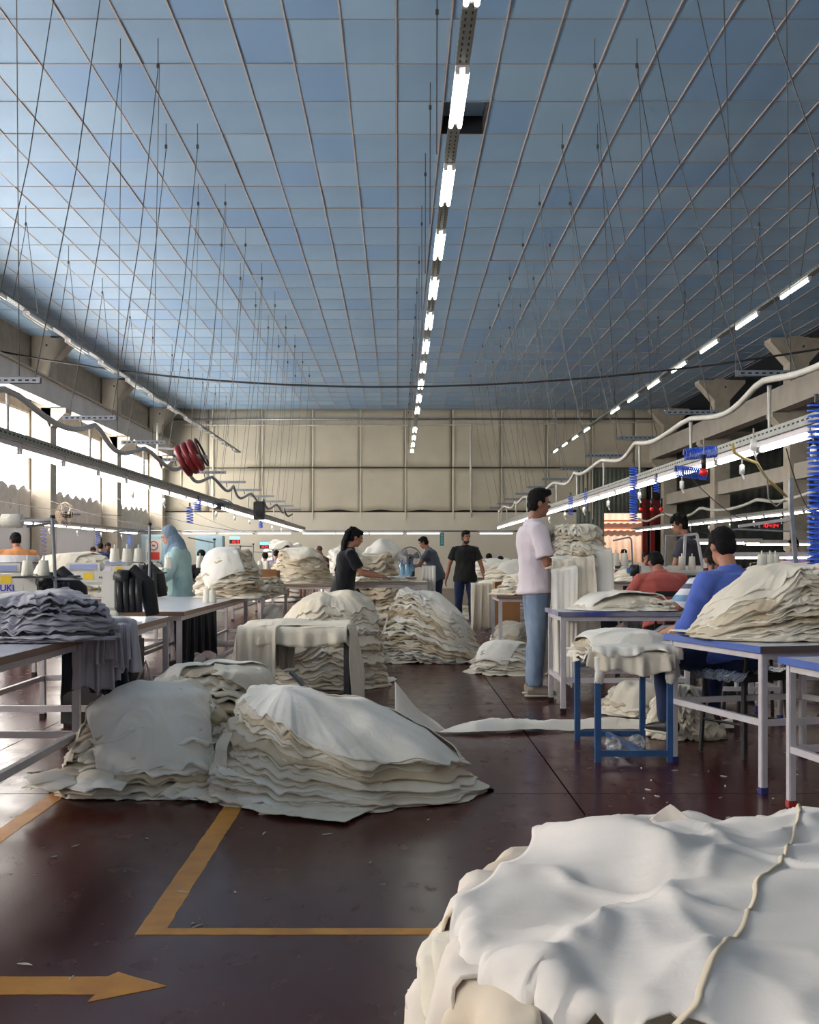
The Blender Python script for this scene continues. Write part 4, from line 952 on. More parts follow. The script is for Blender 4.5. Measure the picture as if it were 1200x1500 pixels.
# man in black walking up the aisle
person('bearded man in a dark patterned polo shirt and dark jeans in the open aisle', (1.17, 19, 0), R(174), 1.70,
    dict(lean=1, head=(28, -8), L=((-.35, -.02, -1), (-.26, .12, -1)), R_=((.34, -.02, -1), (.2, .18, -1)), curl=18, lL=((-.07, .03, -1), (-.02, .0, -1)), lR=((.06, .10, -1), (.0, -.06, -1))),
    skin_b, polo, .62, jeans_d, shoe_k, 'quiff', vox=.009, face=True, beard=True, hem=-.12, body_w=1.05)
# woman with long black hair, bending over the cutting table
person('woman with long black hair in black clothes reaching over a white cutting table', (-.64, 12.75, 0), R(-78), 1.59,
    dict(lean=9, head=(0, -22), L=((-.02, .62, -.72), (.1, .95, -.20)), R_=((.05, .50, -.85), (-.05, .98, -.15)), curl=14),
    skin_a, tee_k, .7, dark_p, shoe_k, 'long', vox=.009, face=True, hem=-.16)
# man with the white apron cloth behind the bottles
person('bending man in a grey T-shirt holding a long white cloth by the caged fan', (.74, 20.5, 0), R(78), 1.68,
    dict(lean=20, head=(0, -28), L=((-.05, .55, -.8), (.1, .9, -.2)), R_=((.12, .35, -.9), (-.35, .85, .1)), curl=30),
    skin_b, tee_g, .6, jeans_d, shoe_k, 'short', vox=.012, face=True)
# hijab woman
person('woman in a blue-grey headscarf and a long pale teal shirt working at a sewing machine', (-2.38, 12.0, 0), R(96), 1.60,
    dict(lean=6, head=(0, -26), L=((-.12, .3, -.9), (.1, .75, -.55)), R_=((.14, .08, -1), (-.05, .35, -.9)), curl=25),
    skin_c, teal_s, 1.35, dark_p, shoe_k, 'hijab', scarf, vox=.01, face=True, hem=-.34, loose=1.7)
person('stooping man in a light grey top with orange shoulders behind the thread cones', (-4.88, 14.0, 0), R(20), 1.64,
    dict(lean=28, head=(10, -30), L=((-.3, .5, -.8), (-.1, .8, -.5)), R_=((.3, .45, -.8), (.1, .7, -.6))), skin_b, orange_m, 1.2, dark_p, shoe_k, 'short', vox=.014, loose=1.5, body_w=1.2)
for k, (px, d, H_, m_, lb, yw) in enumerate(((135, 27, 1.52, tee_w, 'worker in white at the left of the huddle of three by the windows', 200), (147, 27, 1.62, navy, 'broad man in navy with his back turned in the huddle by the windows', 10), (158, 28, 1.64, navy, 'man in navy looking down in the huddle by the windows', 190))):
    person(lb, (X_(px, d), d, 0), R(yw), H_, dict(head=(10, -25), lean=8), skin_b, m_, .6, dark_p, shoe_k, 'short', vox=.018)
# coral shirt, seated with bowed head
SEAT = dict(hip=.56, lL=((-.25, 1, -.02), (0, .05, -1)), lR=((.25, 1, -.02), (0, .05, -1)))
person('seated man in a coral T-shirt with bowed head seen from behind', (2.60, 10.6, 0), R(4), 1.76,
    dict(SEAT, lean=20, head=(0, -48), L=((-.38, .42, -.85), (.2, .85, -.4)), R_=((.38, .42, -.85), (-.2, .85, -.4))), skin_b, tee_coral, .62, dark_p, shoe_k, 'short', vox=.011, body_w=1.15)
person('standing curly-haired man in a charcoal T-shirt beside the machine frame', (3.38, 12.6, 0), R(60), 1.74,
    dict(lean=6, head=(14, -18), L=((-.1, .3, -.95), (.0, .85, -.5)), R_=((.14, .1, -1), (-.2, .8, -.5))), skin_b, tee_char, .6, dark_p, shoe_k, 'curly', vox=.01, face=True)
person('seated man in a white and blue striped T-shirt half hidden by the blue-shirted man', (2.48, 8.38, 0), R(-2), 1.72,
    dict(SEAT, lean=16, head=(0, -20), L=((-.55, .25, -.8), (.15, .9, -.2)), R_=((.3, .4, -.8), (-.1, .9, -.2))), skin_b, stripe_m, .62, dark_p, shoe_k, 'short', vox=.01)
PB, shB, TB = person('seated man in a bright blue shirt seen from behind at the blue-edged table', (2.12, 6.80, 0), R(30), 1.80,
    dict(hip=.60, lean=8, head=(-14, -20), L=((-.42, .12, -1), (.05, .95, -.25)), R_=((.36, .35, -.9), (-.1, .9, -.1)), lL=((-.35, 1, -.06), (.0, -.12, -1)), lR=((.3, 1, -.05), (0, .05, -1))), skin_a, shirt_b, 1.3, jeans_d, shoe_k, 'short', vox=.009, hem=-.02, body_w=1.12, loose=1.3)
person('seated worker in a black T-shirt bending behind the hanging cream cloth', (2.12, 11.2, 0), R(20), 1.66,
    dict(SEAT, lean=30, head=(0, -50), L=((-.3, .6, -.7), (.1, .9, -.3)), R_=((.35, .5, -.7), (-.1, .9, -.3))), skin_b, tee_k, .6, dark_p, shoe_k, 'short', vox=.013)
person('worker in a pale shirt with his back turned inside the bright doorway', (5.4, 26, 0), R(10), 1.66, dict(SEAT, hip=.66, lean=4), skin_b, tee_w, .6, dark_p, shoe_k, 'short', vox=.018)
person('worker in a dark cap and red top beside the doorway', (X_(946, 22), 22, 0), R(200), 1.62, dict(SEAT, hip=.58), skin_b, maroon, .6, dark_p, shoe_k, 'short', vox=.018)
person('woman in a lilac top with a hair bun under the short bay lights', (6.62, 18, 0), R(115), 1.60, dict(head=(0, -25), lean=5, hip=.82), skin_c, lilac, .6, dark_p, shoe_k, 'bun', vox=.013, face=True)
person('person outside the frame edge whose brown hand holds the top of the cloth heap', (3.36, 7.0, 0), R(92), 1.72,
    dict(SEAT, hip=.62, lean=14, head=(0, -15), L=((-.3, .75, -.3), (.12, .97, .05)), R_=((.2, .8, -.45), (.1, .9, -.1)), curl=55, palm=(0, 0, -1)), skin_a, tee_char, .6, dark_p, shoe_k, 'short', vox=.01)
for k, (px, py, d, m_, hs, lb, yw) in enumerate(((299, 812, 19, tee_k, 'short', 'stooping worker in black behind the domed cloth heap', 30), (349, 812, 26, navy, 'hijab', 'distant worker in a dark blue headscarf under the first number display', 0),
        (364, 816, 24, tee_k, 'short', 'distant worker in black sitting right of the dark blue headscarf', 0), (389, 816, 26, tee_w, 'short', 'distant dark-haired worker in white below the second number display', 10),
        (404, 813, 27, lilac, 'short', 'distant worker in lilac with black hair beside the thread cones', 0), (421, 817, 28, maroon, 'short', 'distant worker in dark red before the plastic-wrapped goods', 340),
        (475, 806, 24, maroon, 'bald', 'cropped-haired man in dark red leaning behind the black-haired woman', 60), (735, 822, 22, pinkp, 'short', 'seated man in pale pink beyond the aisle', 5),
        (720, 818, 26, maroon, 'short', 'distant worker in red left of the man in pale pink', 20), (1068, 812, 20, tee_k, 'short', 'distant dark-haired worker under the wide number display', 20), (1158, 812, 17, tee_k, 'short', 'dark-haired worker bending below the woman in lilac', 60))):
    zt_ = Z_(py-9, d); H_ = 1.66; hip = zt_-.80*H_/1.75
    person(lb, (X_(px, d), d, 0), R(yw), H_, dict(SEAT, hip=max(.5, hip), lean=8, head=(0, -20)), skin_b, m_, .6, None, None, hs, navy if hs == 'hijab' else None, vox=.02, legs=True)
# ================================================================== TABLES, MACHINES
def table(label, cx, cy, rz, W, L, h, top_m=laminate, edge_m=laminate_b, leg_m=steel_w, rail_z=.2, foot=None, th=.03, leg=.04, inset=.04, group=None, name='work_table', rails=True, front=None):
    """W across local x, L along local y"""
    t = empty(name, (cx, cy, 0), rz); tag(t, label, 'table', group)
    tt = MB().box((0, 0, h-th/2), (W-.006, L-.006, th)).build('table_top', top_m, t)
    for sx in (-1, 1):
        MB().box((sx*(W/2), 0, h-th/2), (.008, L+.008, th+.004)).build('edge_band', edge_m, tt)
        MB().box((0, sx*(L/2), h-th/2), (W, .008, th+.004)).build('edge_band', (front or edge_m) if sx < 0 else edge_m, tt)
    hh = h-th
    for sx in (-1, 1):
        for sy in (-1, 1):
            x, y = sx*(W/2-inset), sy*(L/2-inset)
            lg_ = MB().box((x, y, hh/2+.015), (leg, leg, hh-.03), bev=.004).build('leg', leg_m, t)
            MB().box((x, y, .018), (leg+.006, leg+.006, .036), bev=.004).build('foot_cap', foot or black_m, lg_)
    f = MB()
    for sx in (-1, 1): f.box((sx*(W/2-inset), 0, hh-.02), (leg*.7, L-2*inset-leg, leg))
    for sy in (-1, 1): f.box((0, sy*(L/2-inset), hh-.02), (W-2*inset-leg, leg*.7, leg))
    f.build('top_frame', leg_m, t)
    if rails:
        for sy in (-1, 1): MB().box((0, sy*(L/2-inset), rail_z), (W-2*inset-leg, leg*.75, leg*.9)).build('stretcher', leg_m, t)
        for sx in (-1, 1): MB().box((sx*(W/2-inset), 0, rail_z+.0), (leg*.75, L-2*inset-leg, leg*.9)).build('stretcher', leg_m, t)
    return t
# window side: a line of tables whose long edges line up
W1 = 1.1
table('long grey-topped table by the windows under the heap of grey garments', -1.67-W1/2, 4.4, 0, W1, 2.9, .78, rail_z=.26)
table('short white-topped table between the grey garments and the hijab woman', -1.70-.5, 7.35, 0, 1.0, 1.75, .76, rail_z=.3)
table('long pale table with a brown rim between the hijab-wearing woman and the aisle', -1.66-.45, 10.35, 0, .9, 3.8, .78, rail_z=.25)
table('brown-rimmed table behind the domed cloth heap on the window side', -1.95, 13.75, 0, .9, 2.6, .78)
table('far table under the plastic-covered cloth mound on the window side', X_(440, 17), 17.0, 0, 1.1, 1.5, .80)
table('machine-line table by the windows beyond the stooping man', -3.25, 12.2, 0, 1.0, 2.2, .78)
table('far window-side table behind the machines', -3.9, 17, 0, 1.0, 3, .78)
table('white cutting table the long-haired woman works at', -.14, 13.35, 0, 1.0, .7, .91, top_m=mat('table_white', (212, 206, 198), .5), edge_m=mat('edge_tan', (150, 136, 120), .5), rails=False)
table('far cutting table with bottles and brown cloth pieces', -.55, 19.75, 0, 1.75, 1.1, .86, top_m=MATS['table_white'])
# aisle side
t_e = table('pale table with worn blue edge between the white T-shirt man and the coral-shirted man', 1.76, 8.80, R(0), 1.04, .76, .78, edge_m=mat('worn_edge', (150, 148, 146), .5, var=.5, vscale=2.5, col2=(60, 66, 140)), rail_z=.25)
t_f = table('blue-edged table by the blue-shirted man under the big cream heap', 2.16, 6.10, R(15), .95, .98, .75, edge_m=blue_edge, front=mat('brown_band', (92, 76, 70), .5), leg=.036, foot=blue_foot, rail_z=.36)
t_g = table('low blue-edged table half outside the frame in front of the big cream heap', 2.30, 4.98, R(9), .80, .75, .72, edge_m=blue_edge, leg=.036, foot=red_tape, rail_z=.28)
table('table with cloth scraps beyond the white T-shirt man', 1.55, 12.6, 0, .9, 1.0, .78, rail_z=.2)
table('far aisle-side table with hanging cloth behind the man in the dark polo shirt', X_(765, 17), 17.4, 0, 1.0, 1.5, .80)
table('far aisle-side table piled with cloth under the trunking', X_(740, 22), 22.5, 0, 1.3, 1.6, .80)
table('second-line machine table behind the coral-shirted man', 3.0, 11.6, 0, 1.6, 1.0, .78)
table('machine table between the curly-haired man and the striped shirt', 3.5, 9.6, 0, 1.2, 1.1, .76)
table('machine table of the second line by the lilac-topped woman', 6.0, 15.8, 0, 2.6, 1.2, .78)
table('machine table of the second line near the doorway', 4.6, 19.6, 0, 2.4, 1.2, .78)
# arched white frame under the worn table
fr = empty('tube_frame', (2.42, 8.0, 0)); tag(fr, 'white arched tube frame standing behind the blue metal stool', 'frame')
for y in (0, .5):
    pts = [(-.44, y, 0), (-.44, y, .55), (-.42, y, .62), (-.36, y, .66), (.3, y, .66), (.36, y, .62), (.38, y, .55), (.38, y, 0)]
    MB().tube(pts, .018, 8).build('arch', steel_w, fr, True)
    for x in (-.44, .38): MB().tube([(x, y, 0), (x, y, .05)], .024, 8).build('foot_cap', blue_foot, fr)
for x in (-.12, .06): MB().tube([(x, 0, .66), (x, 0, .24)], .016, 8).build('upright', steel_w, fr)
for z in (.24,): 
    MB().beam((-.44, 0, z), (.38, 0, z), .03).build('stretcher', steel_w, fr); MB().beam((-.44, 0, z), (-.44, .5, z), .03).build('stretcher', steel_w, fr); MB().beam((.38, 0, z), (.38, .5, z), .03).build('stretcher', steel_w, fr)
# blue metal stool frame with cloth
def stool(label, x0, x1, y0, y1, h, m, leg=.035, diag=False, low=.05):
    t = empty('metal_stand', ((x0+x1)/2, (y0+y1)/2, 0)); tag(t, label, 'stand'); a, b = (x1-x0)/2, (y1-y0)/2
    for sx in (-1, 1):
        for sy in (-1, 1): MB().box((sx*a, sy*b, h/2), (leg, leg, h)).build('leg', m, t)
    for z in (low, h-.02):
        for sy in (-1, 1): MB().box((0, sy*b, z), (2*a-leg, leg*.8, leg)).build('rail', m, t)
    for sx in (-1, 1): MB().box((sx*a, 0, h-.02), (leg*.8, 2*b-leg, leg)).build('rail', m, t)
    MB().beam((-.02, b, low), (.06, -b, low), leg*.8).build('cross_rail', m, t)
    MB().box((0, 0, h+.008), (2*a+.03, 2*b+.03, .016)).build('seat_plate', m, t); return t
st = stool('blue metal stand with a cloth-covered top in front of the arched frame', 1.175, 1.60, 6.42, 7.15, .60, blue_paint)
dk = stool('dark metal stand draped with cream cloth behind the layered heap', X_(368, 8.8), X_(505, 8.6)+.02, 8.45, 9.1, .60, steel_d, .04)
MB().beam((.25, -.32, .02), (-.1, .3, .25), .03).build('brace', steel_g, dk)
# black chairs
def chair(label, x, y, rz, foil=False, h=.46):
    c = empty('chair', (x, y, 0), rz); tag(c, label, 'chair'); bk = mat('chair_black', (24, 22, 24), .5)
    for sx in (-1, 1):
        for sy in (-1, 1): MB().tube([(sx*.19, sy*.18, 0), (sx*.17, sy*.16, h)], .014, 8).build('leg', bk, c)
        MB().tube([(sx*.18, -.17, h), (sx*.19, -.24, h+.42)], .013, 8).build('back_post', bk, c)
    MB().box((0, 0, h+.02), (.40, .38, .05), bev=.02).build('seat', bk, c)
    for z in (.20,): 
        for sx in (-1, 1): MB().tube([(sx*.18, -.17, z), (sx*.18, .17, z)], .009, 6).build('stretcher', bk, c)
    for z, q in ((h+.40, .05), (h+.27, .03)): MB().box((0, -.235+(.4-(z-h))*.12, z), (.40, .02, q), bev=.008).build('back_slat', bk, c)
    if foil:
        u, v = np.meshgrid(np.linspace(-.24, .24, 40), np.linspace(-.22, .22, 30)); P = np.stack([u, v, h+.06+.02*fbm(u*30, v*30, 1)-.06*np.clip((np.abs(u)-.2)/.04, 0, 1)], -1)
        link('foil_cover', grid_mesh('foil_cover', P), mat('foil', (190, 190, 196), .2, .9, bump=1.0, bscale=60), c)
    return c
chair('black metal chair with a foil-covered seat under the blue-shirted man', 2.14, 6.74, R(28), True)
chair('black slat-backed chair of the coral-shirted man', 2.60, 10.5, R(4))
chair('black chair behind the white arched frame', 2.72, 8.3, R(0))
# sewing machines
mach = mat('machine_enamel', (206, 202, 192), .35); yst = mat('yellow_sticker', (226, 190, 50), .5); pst = mat('paper_sticker', (222, 214, 228), .6)
def machine(label, loc, rz, detail=True, scale=1.0):
    m = empty('sewing_machine', loc, rz); tag(m, label, 'sewing machine', 'sewing machines' if not detail else None); m.scale = (scale,)*3
    MB().box((0, 0, .02), (.48, .18, .04), bev=.01).build('bed', mach, m, False)
    MB().box((.17, 0, .16), (.12, .13, .24), bev=.02).build('pillar', mach, m)
    MB().box((0, 0, .275), (.44, .12, .10), bev=.02).build('arm', mach, m)
    hd_ = MB().box((-.19, 0, .22), (.09, .12, .17), bev=.015).build('head', mach, m)
    MB().tube([(-.19, 0, .14), (-.19, 0, .05)], .006, 6).build('needle_bar', steel_g, hd_); MB().box((-.19, -.02, .05), (.02, .05, .01)).build('presser_foot', steel_g, hd_)
    MB().tube([(.22, 0, .275), (.30, 0, .275)], [.065, .06], 16).build('hand_wheel', black, m, True)
    if detail:
        MB().box((.02, -.062, .29), (.07, .004, .05)).build('yellow_label', yst, m); MB().box((-.11, -.062, .28), (.09, .004, .06)).build('paper_label', pst, m); MB().box((-.19, -.062, .24), (.06, .003, .03)).build('yellow_label', yst, hd_)
        
        MB().tube([(-.19, -.06, .17), (-.19, -.075, .17)], .015, 12).build('tension_dial', steel_g, m)
        MB().box((-.02, 0, .36), (.26, .1, .06), bev=.01).build('control_panel', mach, m); MB().box((-.02, -.051, .36), (.2, .004, .035)).build('panel_screen', mat('panel_blue', (150, 160, 200), .4), m)
        for q in range(4): MB().tube([(.24+.045*q, -.03, .27), (.25+.045*q, -.07, .16), (.25+.045*q, -.05, .03)], .026, 8).build('dark_roller', black, m, True)
        MB().tube([(.3, .06, .34), (.42, .06, .22), (.46, .06, .0)], [.05, .065, .05], 10).build('motor_cover', black_m, m, True)
    return m
machine('cream sewing machine with yellow labels and dark rollers beside the grey garments', (-2.27, 8.0, .775), 0, True, 1.0)
machine('cream sewing machine with a wide display behind the grey garments at the frame edge', (-2.42, 6.75, .775), R(0), True)
machine('white sewing machine the hijab-wearing woman feeds', (-2.5, 11.5, .79), R(8), True, 1.0).location.x = -2.95
def word(text, size, m, parent, loc, rz=0, bold=.0):
    cu = bpy.data.curves.new('word', 'FONT'); cu.body = text; cu.size = size; cu.extrude = .0012; cu.offset = bold; cu.align_x = 'CENTER'; cu.align_y = 'CENTER'
    t_ = bpy.data.objects.new('word', cu); col.objects.link(t_); me = bpy.data.meshes.new_from_object(t_.evaluated_get(bpy.context.evaluated_depsgraph_get()))
    bpy.data.objects.remove(t_); o = link('lettering', me, m, parent); o.location = loc; o.rotation_euler = (R(90), 0, rz); return o
m1, m2 = [o for o in bpy.data.objects if o.name.startswith('sewing_machine') and o.parent is None][:2]
MB().box((.02, -.052, .235), (.22, .02, .06), bev=.005).build('name_plate', mach, m2); word('JUKI', .055, mat('juki_blue', (50, 40, 170), .4), m2, (.02, -.0632, .238), bold=.001)
word('A.L', .022, black, m1, (.11, -.0625, .282), bold=.0006)
word('>> ||', .42, mat('wall_mark', (120, 108, 106), .7), wl, (XL+.012, 27.5, 2.52), R(90), .006)
mp = machine('pale sewing machine among the far window-side lines', (-3.9, 16.4, .79), R(90), False)
for k, (x, y) in enumerate(((-4.0, 18), (-5.6, 16), (-5.8, 20), (-3.6, 21), (-5.5, 24))): copy_tree(mp, None, (x, y, .79), None, 'pale sewing machine, number %s in depth on the far window-side lines' % ORD[k+1])
mq = machine('pale sewing machine among the lines beside the dark bay', (3.1, 11.7, .79), R(180), False); mq['group'] = 'sewing machines beside the dark bay'
for (x, y, lb) in ((3.6, 9.7, 'between the curly-haired man and the striped shirt'), (2.75, 11.5, 'the coral-shirted man bends over'), (5.4, 15.8, 'left of the lilac-topped woman'), (6.6, 15.8, 'right beside the lilac-topped woman'), (4.2, 19.6, 'left of the pair near the doorway'), (5.2, 19.6, 'right of the pair near the doorway')): copy_tree(mq, None, (x, y, .79), None, 'pale sewing machine '+lb)
for (x, y, q) in ((-5.8, 17.5, 'nearer outer'), (-5.8, 22, 'farther outer'), (-3.6, 22.5, 'inner')): table('plain machine table of the far window side, %s one' % q, x, y, 0, 1.0, 3.6, .78, group='far machine tables')
# motor box and pedals under the first table
cb = empty('motor_unit', (-2.3, 5.2, 0)); tag(cb, 'brown motor box with a hanging pedal bar under the table of grey garments', 'motor')
MB().box((0, .1, .50), (.5, .36, .34), bev=.02).build('housing', mat('motor_brown', (88, 68, 62), .6, var=.2), cb); MB().box((.05, -.0, .18), (.09, .10, .5)).build('post', steel_g, cb)
MB().box((0, .05, .12), (.07, .56, .08), bev=.01).build('foot_beam', steel_d, cb); MB().tube([(-.2, 0, .36), (-.19, -.03, .2), (-.18, 0, .05)], .006, 6).build('cable', steel_g, cb); MB().box((-.1, -.1, .05), (.22, .16, .02)).build('pedal', black, cb)
cb2 = empty('motor_unit', (-2.15, 8.0, 0)); tag(cb2, 'dark motor box with cables under the second window-side table', 'motor'); MB().box((0, 0, .45), (.5, .4, .34), bev=.02).build('housing', mat('motor_dark', (44, 40, 42), .6), cb2)
MB().box((0, 0, .14), (.5, .5, .28), bev=.02).build('base', MATS['motor_dark'], cb2); MB().tube([(.26, -.1, .3), (.33, -.12, .45), (.36, -.05, .3), (.3, 0, .1)], .012, 8).build('white_hose', steel_w, cb2)
# thread stands and cones
def cone_prof(r, h): return [(r*.9, 0), (r, .01), (r*.78, h*.93), (r*.7, h), (r*.2, h), (.006, h+.001), (.006, h+.03)]
def cone(x, y, z, label, group, r=.042, h=.115): return tag(MB().lathe((0, 0, 0), cone_prof(r, h), 16).build('thread_cone', cone_m, None, True), label, 'thread cone', group)
def put(o, p): o.location = p; return o
def stand(label, x, y, z0, z1, tray_z, n, clabel, cgroup, arm=(-.3, 0, 0), lean=0):
    s_ = empty('thread_stand', (x, y, z0)); tag(s_, label, 'thread stand'); H_ = z1-z0
    MB().tube([(0, 0, 0), (lean, 0, H_)], .011, 8).build('pole', steel_g, s_)
    MB().tube([(lean, 0, H_-.04), (lean+arm[0], arm[1], H_+arm[2])], .008, 6).build('guide_arm', steel_g, s_); MB().tube([(lean, 0, H_-.01), (lean, 0, H_+.01)], .017, 8).build('end_cap', black, s_)
    tz = tray_z-z0; MB().box((-.10*np.sign(-arm[0] or 1)*-1, 0, tz-.006), (.11*n+.05, .12, .012), bev=.004).build('cone_tray', steel_d, s_)
    for q in range(n):
        cx = x-.10*np.sign(-arm[0] or 1)*-1+(q-(n-1)/2)*.105; o = cone(0, 0, 0, clabel, cgroup); o.location = (cx, y, tray_z)
    return s_
D0 = 6.6
s_ = stand('tall grey thread pole rising behind the grey garments', X_(84, 6.6), 6.6, .78, Z_(757, 6.6), Z_(843, 6.6), 0, '', None, (-.14, -.05, -.06), -.03)
for px in (40, 64):
    put(cone(0, 0, 0, 'cream thread cone on the tray behind the grey garments', 'two cones behind the grey garments', .036, .095), (X_(px, 6.6), 6.6, Z_(844, 6.6)))
tr_ = MB().box((0, 0, 0), (.24, .14, .012), bev=.004).build('cone_tray', steel_d, s_); tr_.location = (X_(52, 6.6)-s_.location.x, 0, Z_(845.5, 6.6)-.78)
MB().beam((.15, 0, Z_(848, 6.6)-.78), (-.03, 0, Z_(848, 6.6)-.78), .015).build('tray_arm', steel_g, s_)
sp_ = empty('thread_spool', pp(17, 763, 6.4)); tag(sp_, 'large white thread spool lying on an arm above the stooping man', 'spool')
MB().tube([(-.06, 0, 0), (-.055, 0, 0), (.06, 0, 0), (.065, 0, 0)], [.028, .04, .042, .03], 18).build('thread', cone_m, sp_, True); MB().tube([(-.09, 0, 0), (.12, 0, .0)], .006, 6).build('spindle', steel_g, sp_); MB().beam((.06, -.03, 0), (.235, 0, .01), .018, .014).build('arm', steel_w, sp_)
stand('thread pole beside the machine with yellow labels', X_(219, 8.5), 8.5, .78, Z_(768, 8.5), Z_(838, 8.5), 0, '', None, (-.28, 0, -.06), 0)
for px, r_ in ((168, .036), (186, .034), (203, .036)): put(cone(0, 0, 0, 'cream thread cone standing on the machine with yellow labels', 'three cones on the labelled machine', .038, .1), (X_(px, 8.0), 8.0, 1.168))
for px, d, py in ((246, 11.4, 833), (303, 10.2, 878), (311, 10.2, 878)): put(cone(0, 0, 0, 'cream thread cone near the hijab-wearing woman', 'cones near the hijab-wearing woman', .04, .12), (X_(px, d), d, .78 if px > 300 else Z_(py, d)))
stand('thin thread frame behind the hijab-wearing woman', X_(314, 12.5), 12.5, .78, Z_(790, 12.5), Z_(832, 12.5), 1, 'cream thread cone beside the stooping worker in black', 'cones beside the stooping worker in black', (-.3, 0, .02), 0)
for px in (293,): put(cone(0, 0, 0, 'cream thread cone left of the stooping worker in black', None, .045, .14), (X_(px, 12.5), 12.5, Z_(832, 12.5)))
for k, (px, d, top) in enumerate(((352, 18, 800), (400, 20, 806), (424, 22, 802), (371, 19, 797), (448, 24, 806))):
    s2_ = stand('thin grey far thread pole with a guide arm, %s from the windows' % ORD[k], X_(px, d), d, .78, Z_(top, d), Z_(828, d), 0, '', None, (-.42, 0, -.03), 0); s2_['group'] = 'far thread poles'
for px, d in ((381, 19), (391, 19), (410, 20), (334, 18), (427, 22)): put(cone(0, 0, 0, 'cream thread cone on the far machine line', 'cones on the far machine line', .05, .15), (X_(px, d), d, Z_(834, d)))
# right-hand frames
def rect_frame(label, pts, m=steel_w, r=.012):
    e = empty('guide_frame', pts[0]); tag(e, label, 'frame'); p0 = Vector(pts[0])
    for a, b in zip(pts[:-1], pts[1:]): MB().beam(Vector(a)-p0, Vector(b)-p0, r*2).build('bar', m, e)
    return e
rect_frame('white rectangular thread frame in front of the curly-haired man', [pp(1002, 832, 11), pp(1004, 784, 11), pp(1021, 782, 11), pp(1030, 832, 11)])
rect_frame('grey guide rail left of the curly-haired man', [pp(975, 830, 11.2), pp(976, 785, 11.2), pp(1004, 784, 11.2)], steel_g, .008)
rect_frame('upright frame by the bright doorway', [pp(928, 850, 11.5), pp(925, 790, 11.5), pp(922, 787, 11.5), pp(898, 792, 11.5)], steel_g, .008)
rect_frame('thick grey post with a crossbar behind the blue-shirted man', [pp(1166, 828, 9), pp(1159, 740, 9), pp(1159, 700, 9)], steel_g, .016)
rect_frame('slanted crossbar fixed to the thick grey post', [pp(1160, 760, 9), pp(1082, 771, 9)], steel_w, .012)
rect_frame('thin rod above the blue-shirted man', [pp(1046, 780, 9.5), pp(1080, 775, 9.5), pp(1172, 779, 9.5)], steel_g, .007)
for k, px in enumerate((1014, 999, 1035)): put(cone(0, 0, 0, 'cream thread cone on the line of the curly-haired man', 'cones by the curly-haired man', .038, .13), (X_(px, 11), 11, .775 if False else Z_(834, 11)))
for px in (1116, 1136, 1128): put(cone(0, 0, 0, 'pale thread cone behind the shoulder of the blue-shirted man', 'cones behind the blue-shirted man', .04, .12), (X_(px, 8.8), 8.8, Z_(834, 8.8)))
tt_ = MB().box((X_(1126, 8.8), 8.8, Z_(836, 8.8)), (.35, .2, .015)).build('cone_shelf', steel_g); tag(tt_, 'grey shelf carrying the pale cones behind the blue-shirted man', 'shelf')
for px in (902, 915, 888): put(cone(0, 0, 0, 'small thread cone on the line by the doorway', 'cones by the doorway', .045, .14), (X_(px, 11.8), 11.8, Z_(829, 11.8)))
bl_ = MB().box((X_(923, 11.8), 11.8, Z_(836, 11.8)), (.07, .05, .06), bev=.01).build('blue_box', mat('box_blue', (60, 130, 200), .4)); tag(bl_, 'small bright blue box between the coral shirt and the black shirt', 'box')
thr = empty('tension_post', pp(1034, 872, 7.6)); tag(thr, 'wooden-handled clamp post with dark red spool in front of the striped shirt', 'post')
MB().tube([(0, 0, -.05), (0, 0, .11)], .012, 8).build('wood_handle', mat('wood', (190, 130, 60), .5), thr); MB().tube([(0, 0, .1), (0, 0, .19)], .018, 8).build('spool', mat('maroon_plastic', (90, 16, 28), .4), thr); MB().tube([(.05, 0, .12), (.05, 0, .22)], .01, 8).build('screw', steel_d, thr)
# bottles, tapes, boxes
bot = mat('bottle_blue', (150, 196, 224), .1, trans=.6)
for k, px in enumerate((589, 597, 604)):
    o = MB().lathe((0, 0, 0), [(.045, 0), (.048, .02), (.048, .2), (.02, .25), (.018, .29)], 14).build('water_bottle', bot, None, True); o.location = (X_(px, 20), 20-.05*(k % 2), .86)
    tag(o, 'pale blue water bottle on the far cutting table', 'bottle', 'water bottles'); MB().lathe((0, 0, .285), [(.02, 0), (.02, .02)], 10).build('cap', mat('cap_blue', (60, 110, 200), .4), o)
cup = MB().lathe((0, 0, 0), [(.03, 0), (.035, .09)], 12).build('dark_cup', black, None, True); cup.location = (X_(605, 19.7), 19.7, .86); tag(cup, 'dark cup right of the water bottles', 'cup')
card = mat('cardboard', (160, 112, 70), .8, var=.1)
def carton(x, y, z, w_, d_, h_, rz, label):
    c = empty('carton', (x, y, z), rz); tag(c, label, 'box')
    for sx in (-1, 1): MB().box((sx*w_/2, 0, h_/2), (.008, d_, h_)).build('side', card, c); MB().box((0, sx*d_/2, h_/2), (w_, .008, h_)).build('side', card, c)
    MB().box((0, 0, .004), (w_, d_, .008)).build('bottom', card, c); MB().box((0, -d_/2-.04, h_-.02), (w_, .09, .006), M=Matrix.Rotation(R(-50), 3, 'X')).build('flap', card, c)
carton(X_(394, 13.8), 13.8, .78, .24, .3, .26, 0, 'open brown cardboard box on the window-side tables')
carton(1.95, 9.9, .28, .35, .3, .12, 0, 'brown carton on the low shelf behind the worn blue-edged table'); 
MB_ = MB().box((1.95, 9.9, .25), (.7, .5, .03)).build('low_shelf', steel_g); tag(MB_, 'low grey shelf behind the worn blue-edged table', 'shelf')
carton(X_(742, 15.5), 15.5, .0, .35, .3, .85, 0, 'tall cardboard box beyond the carried cloth')
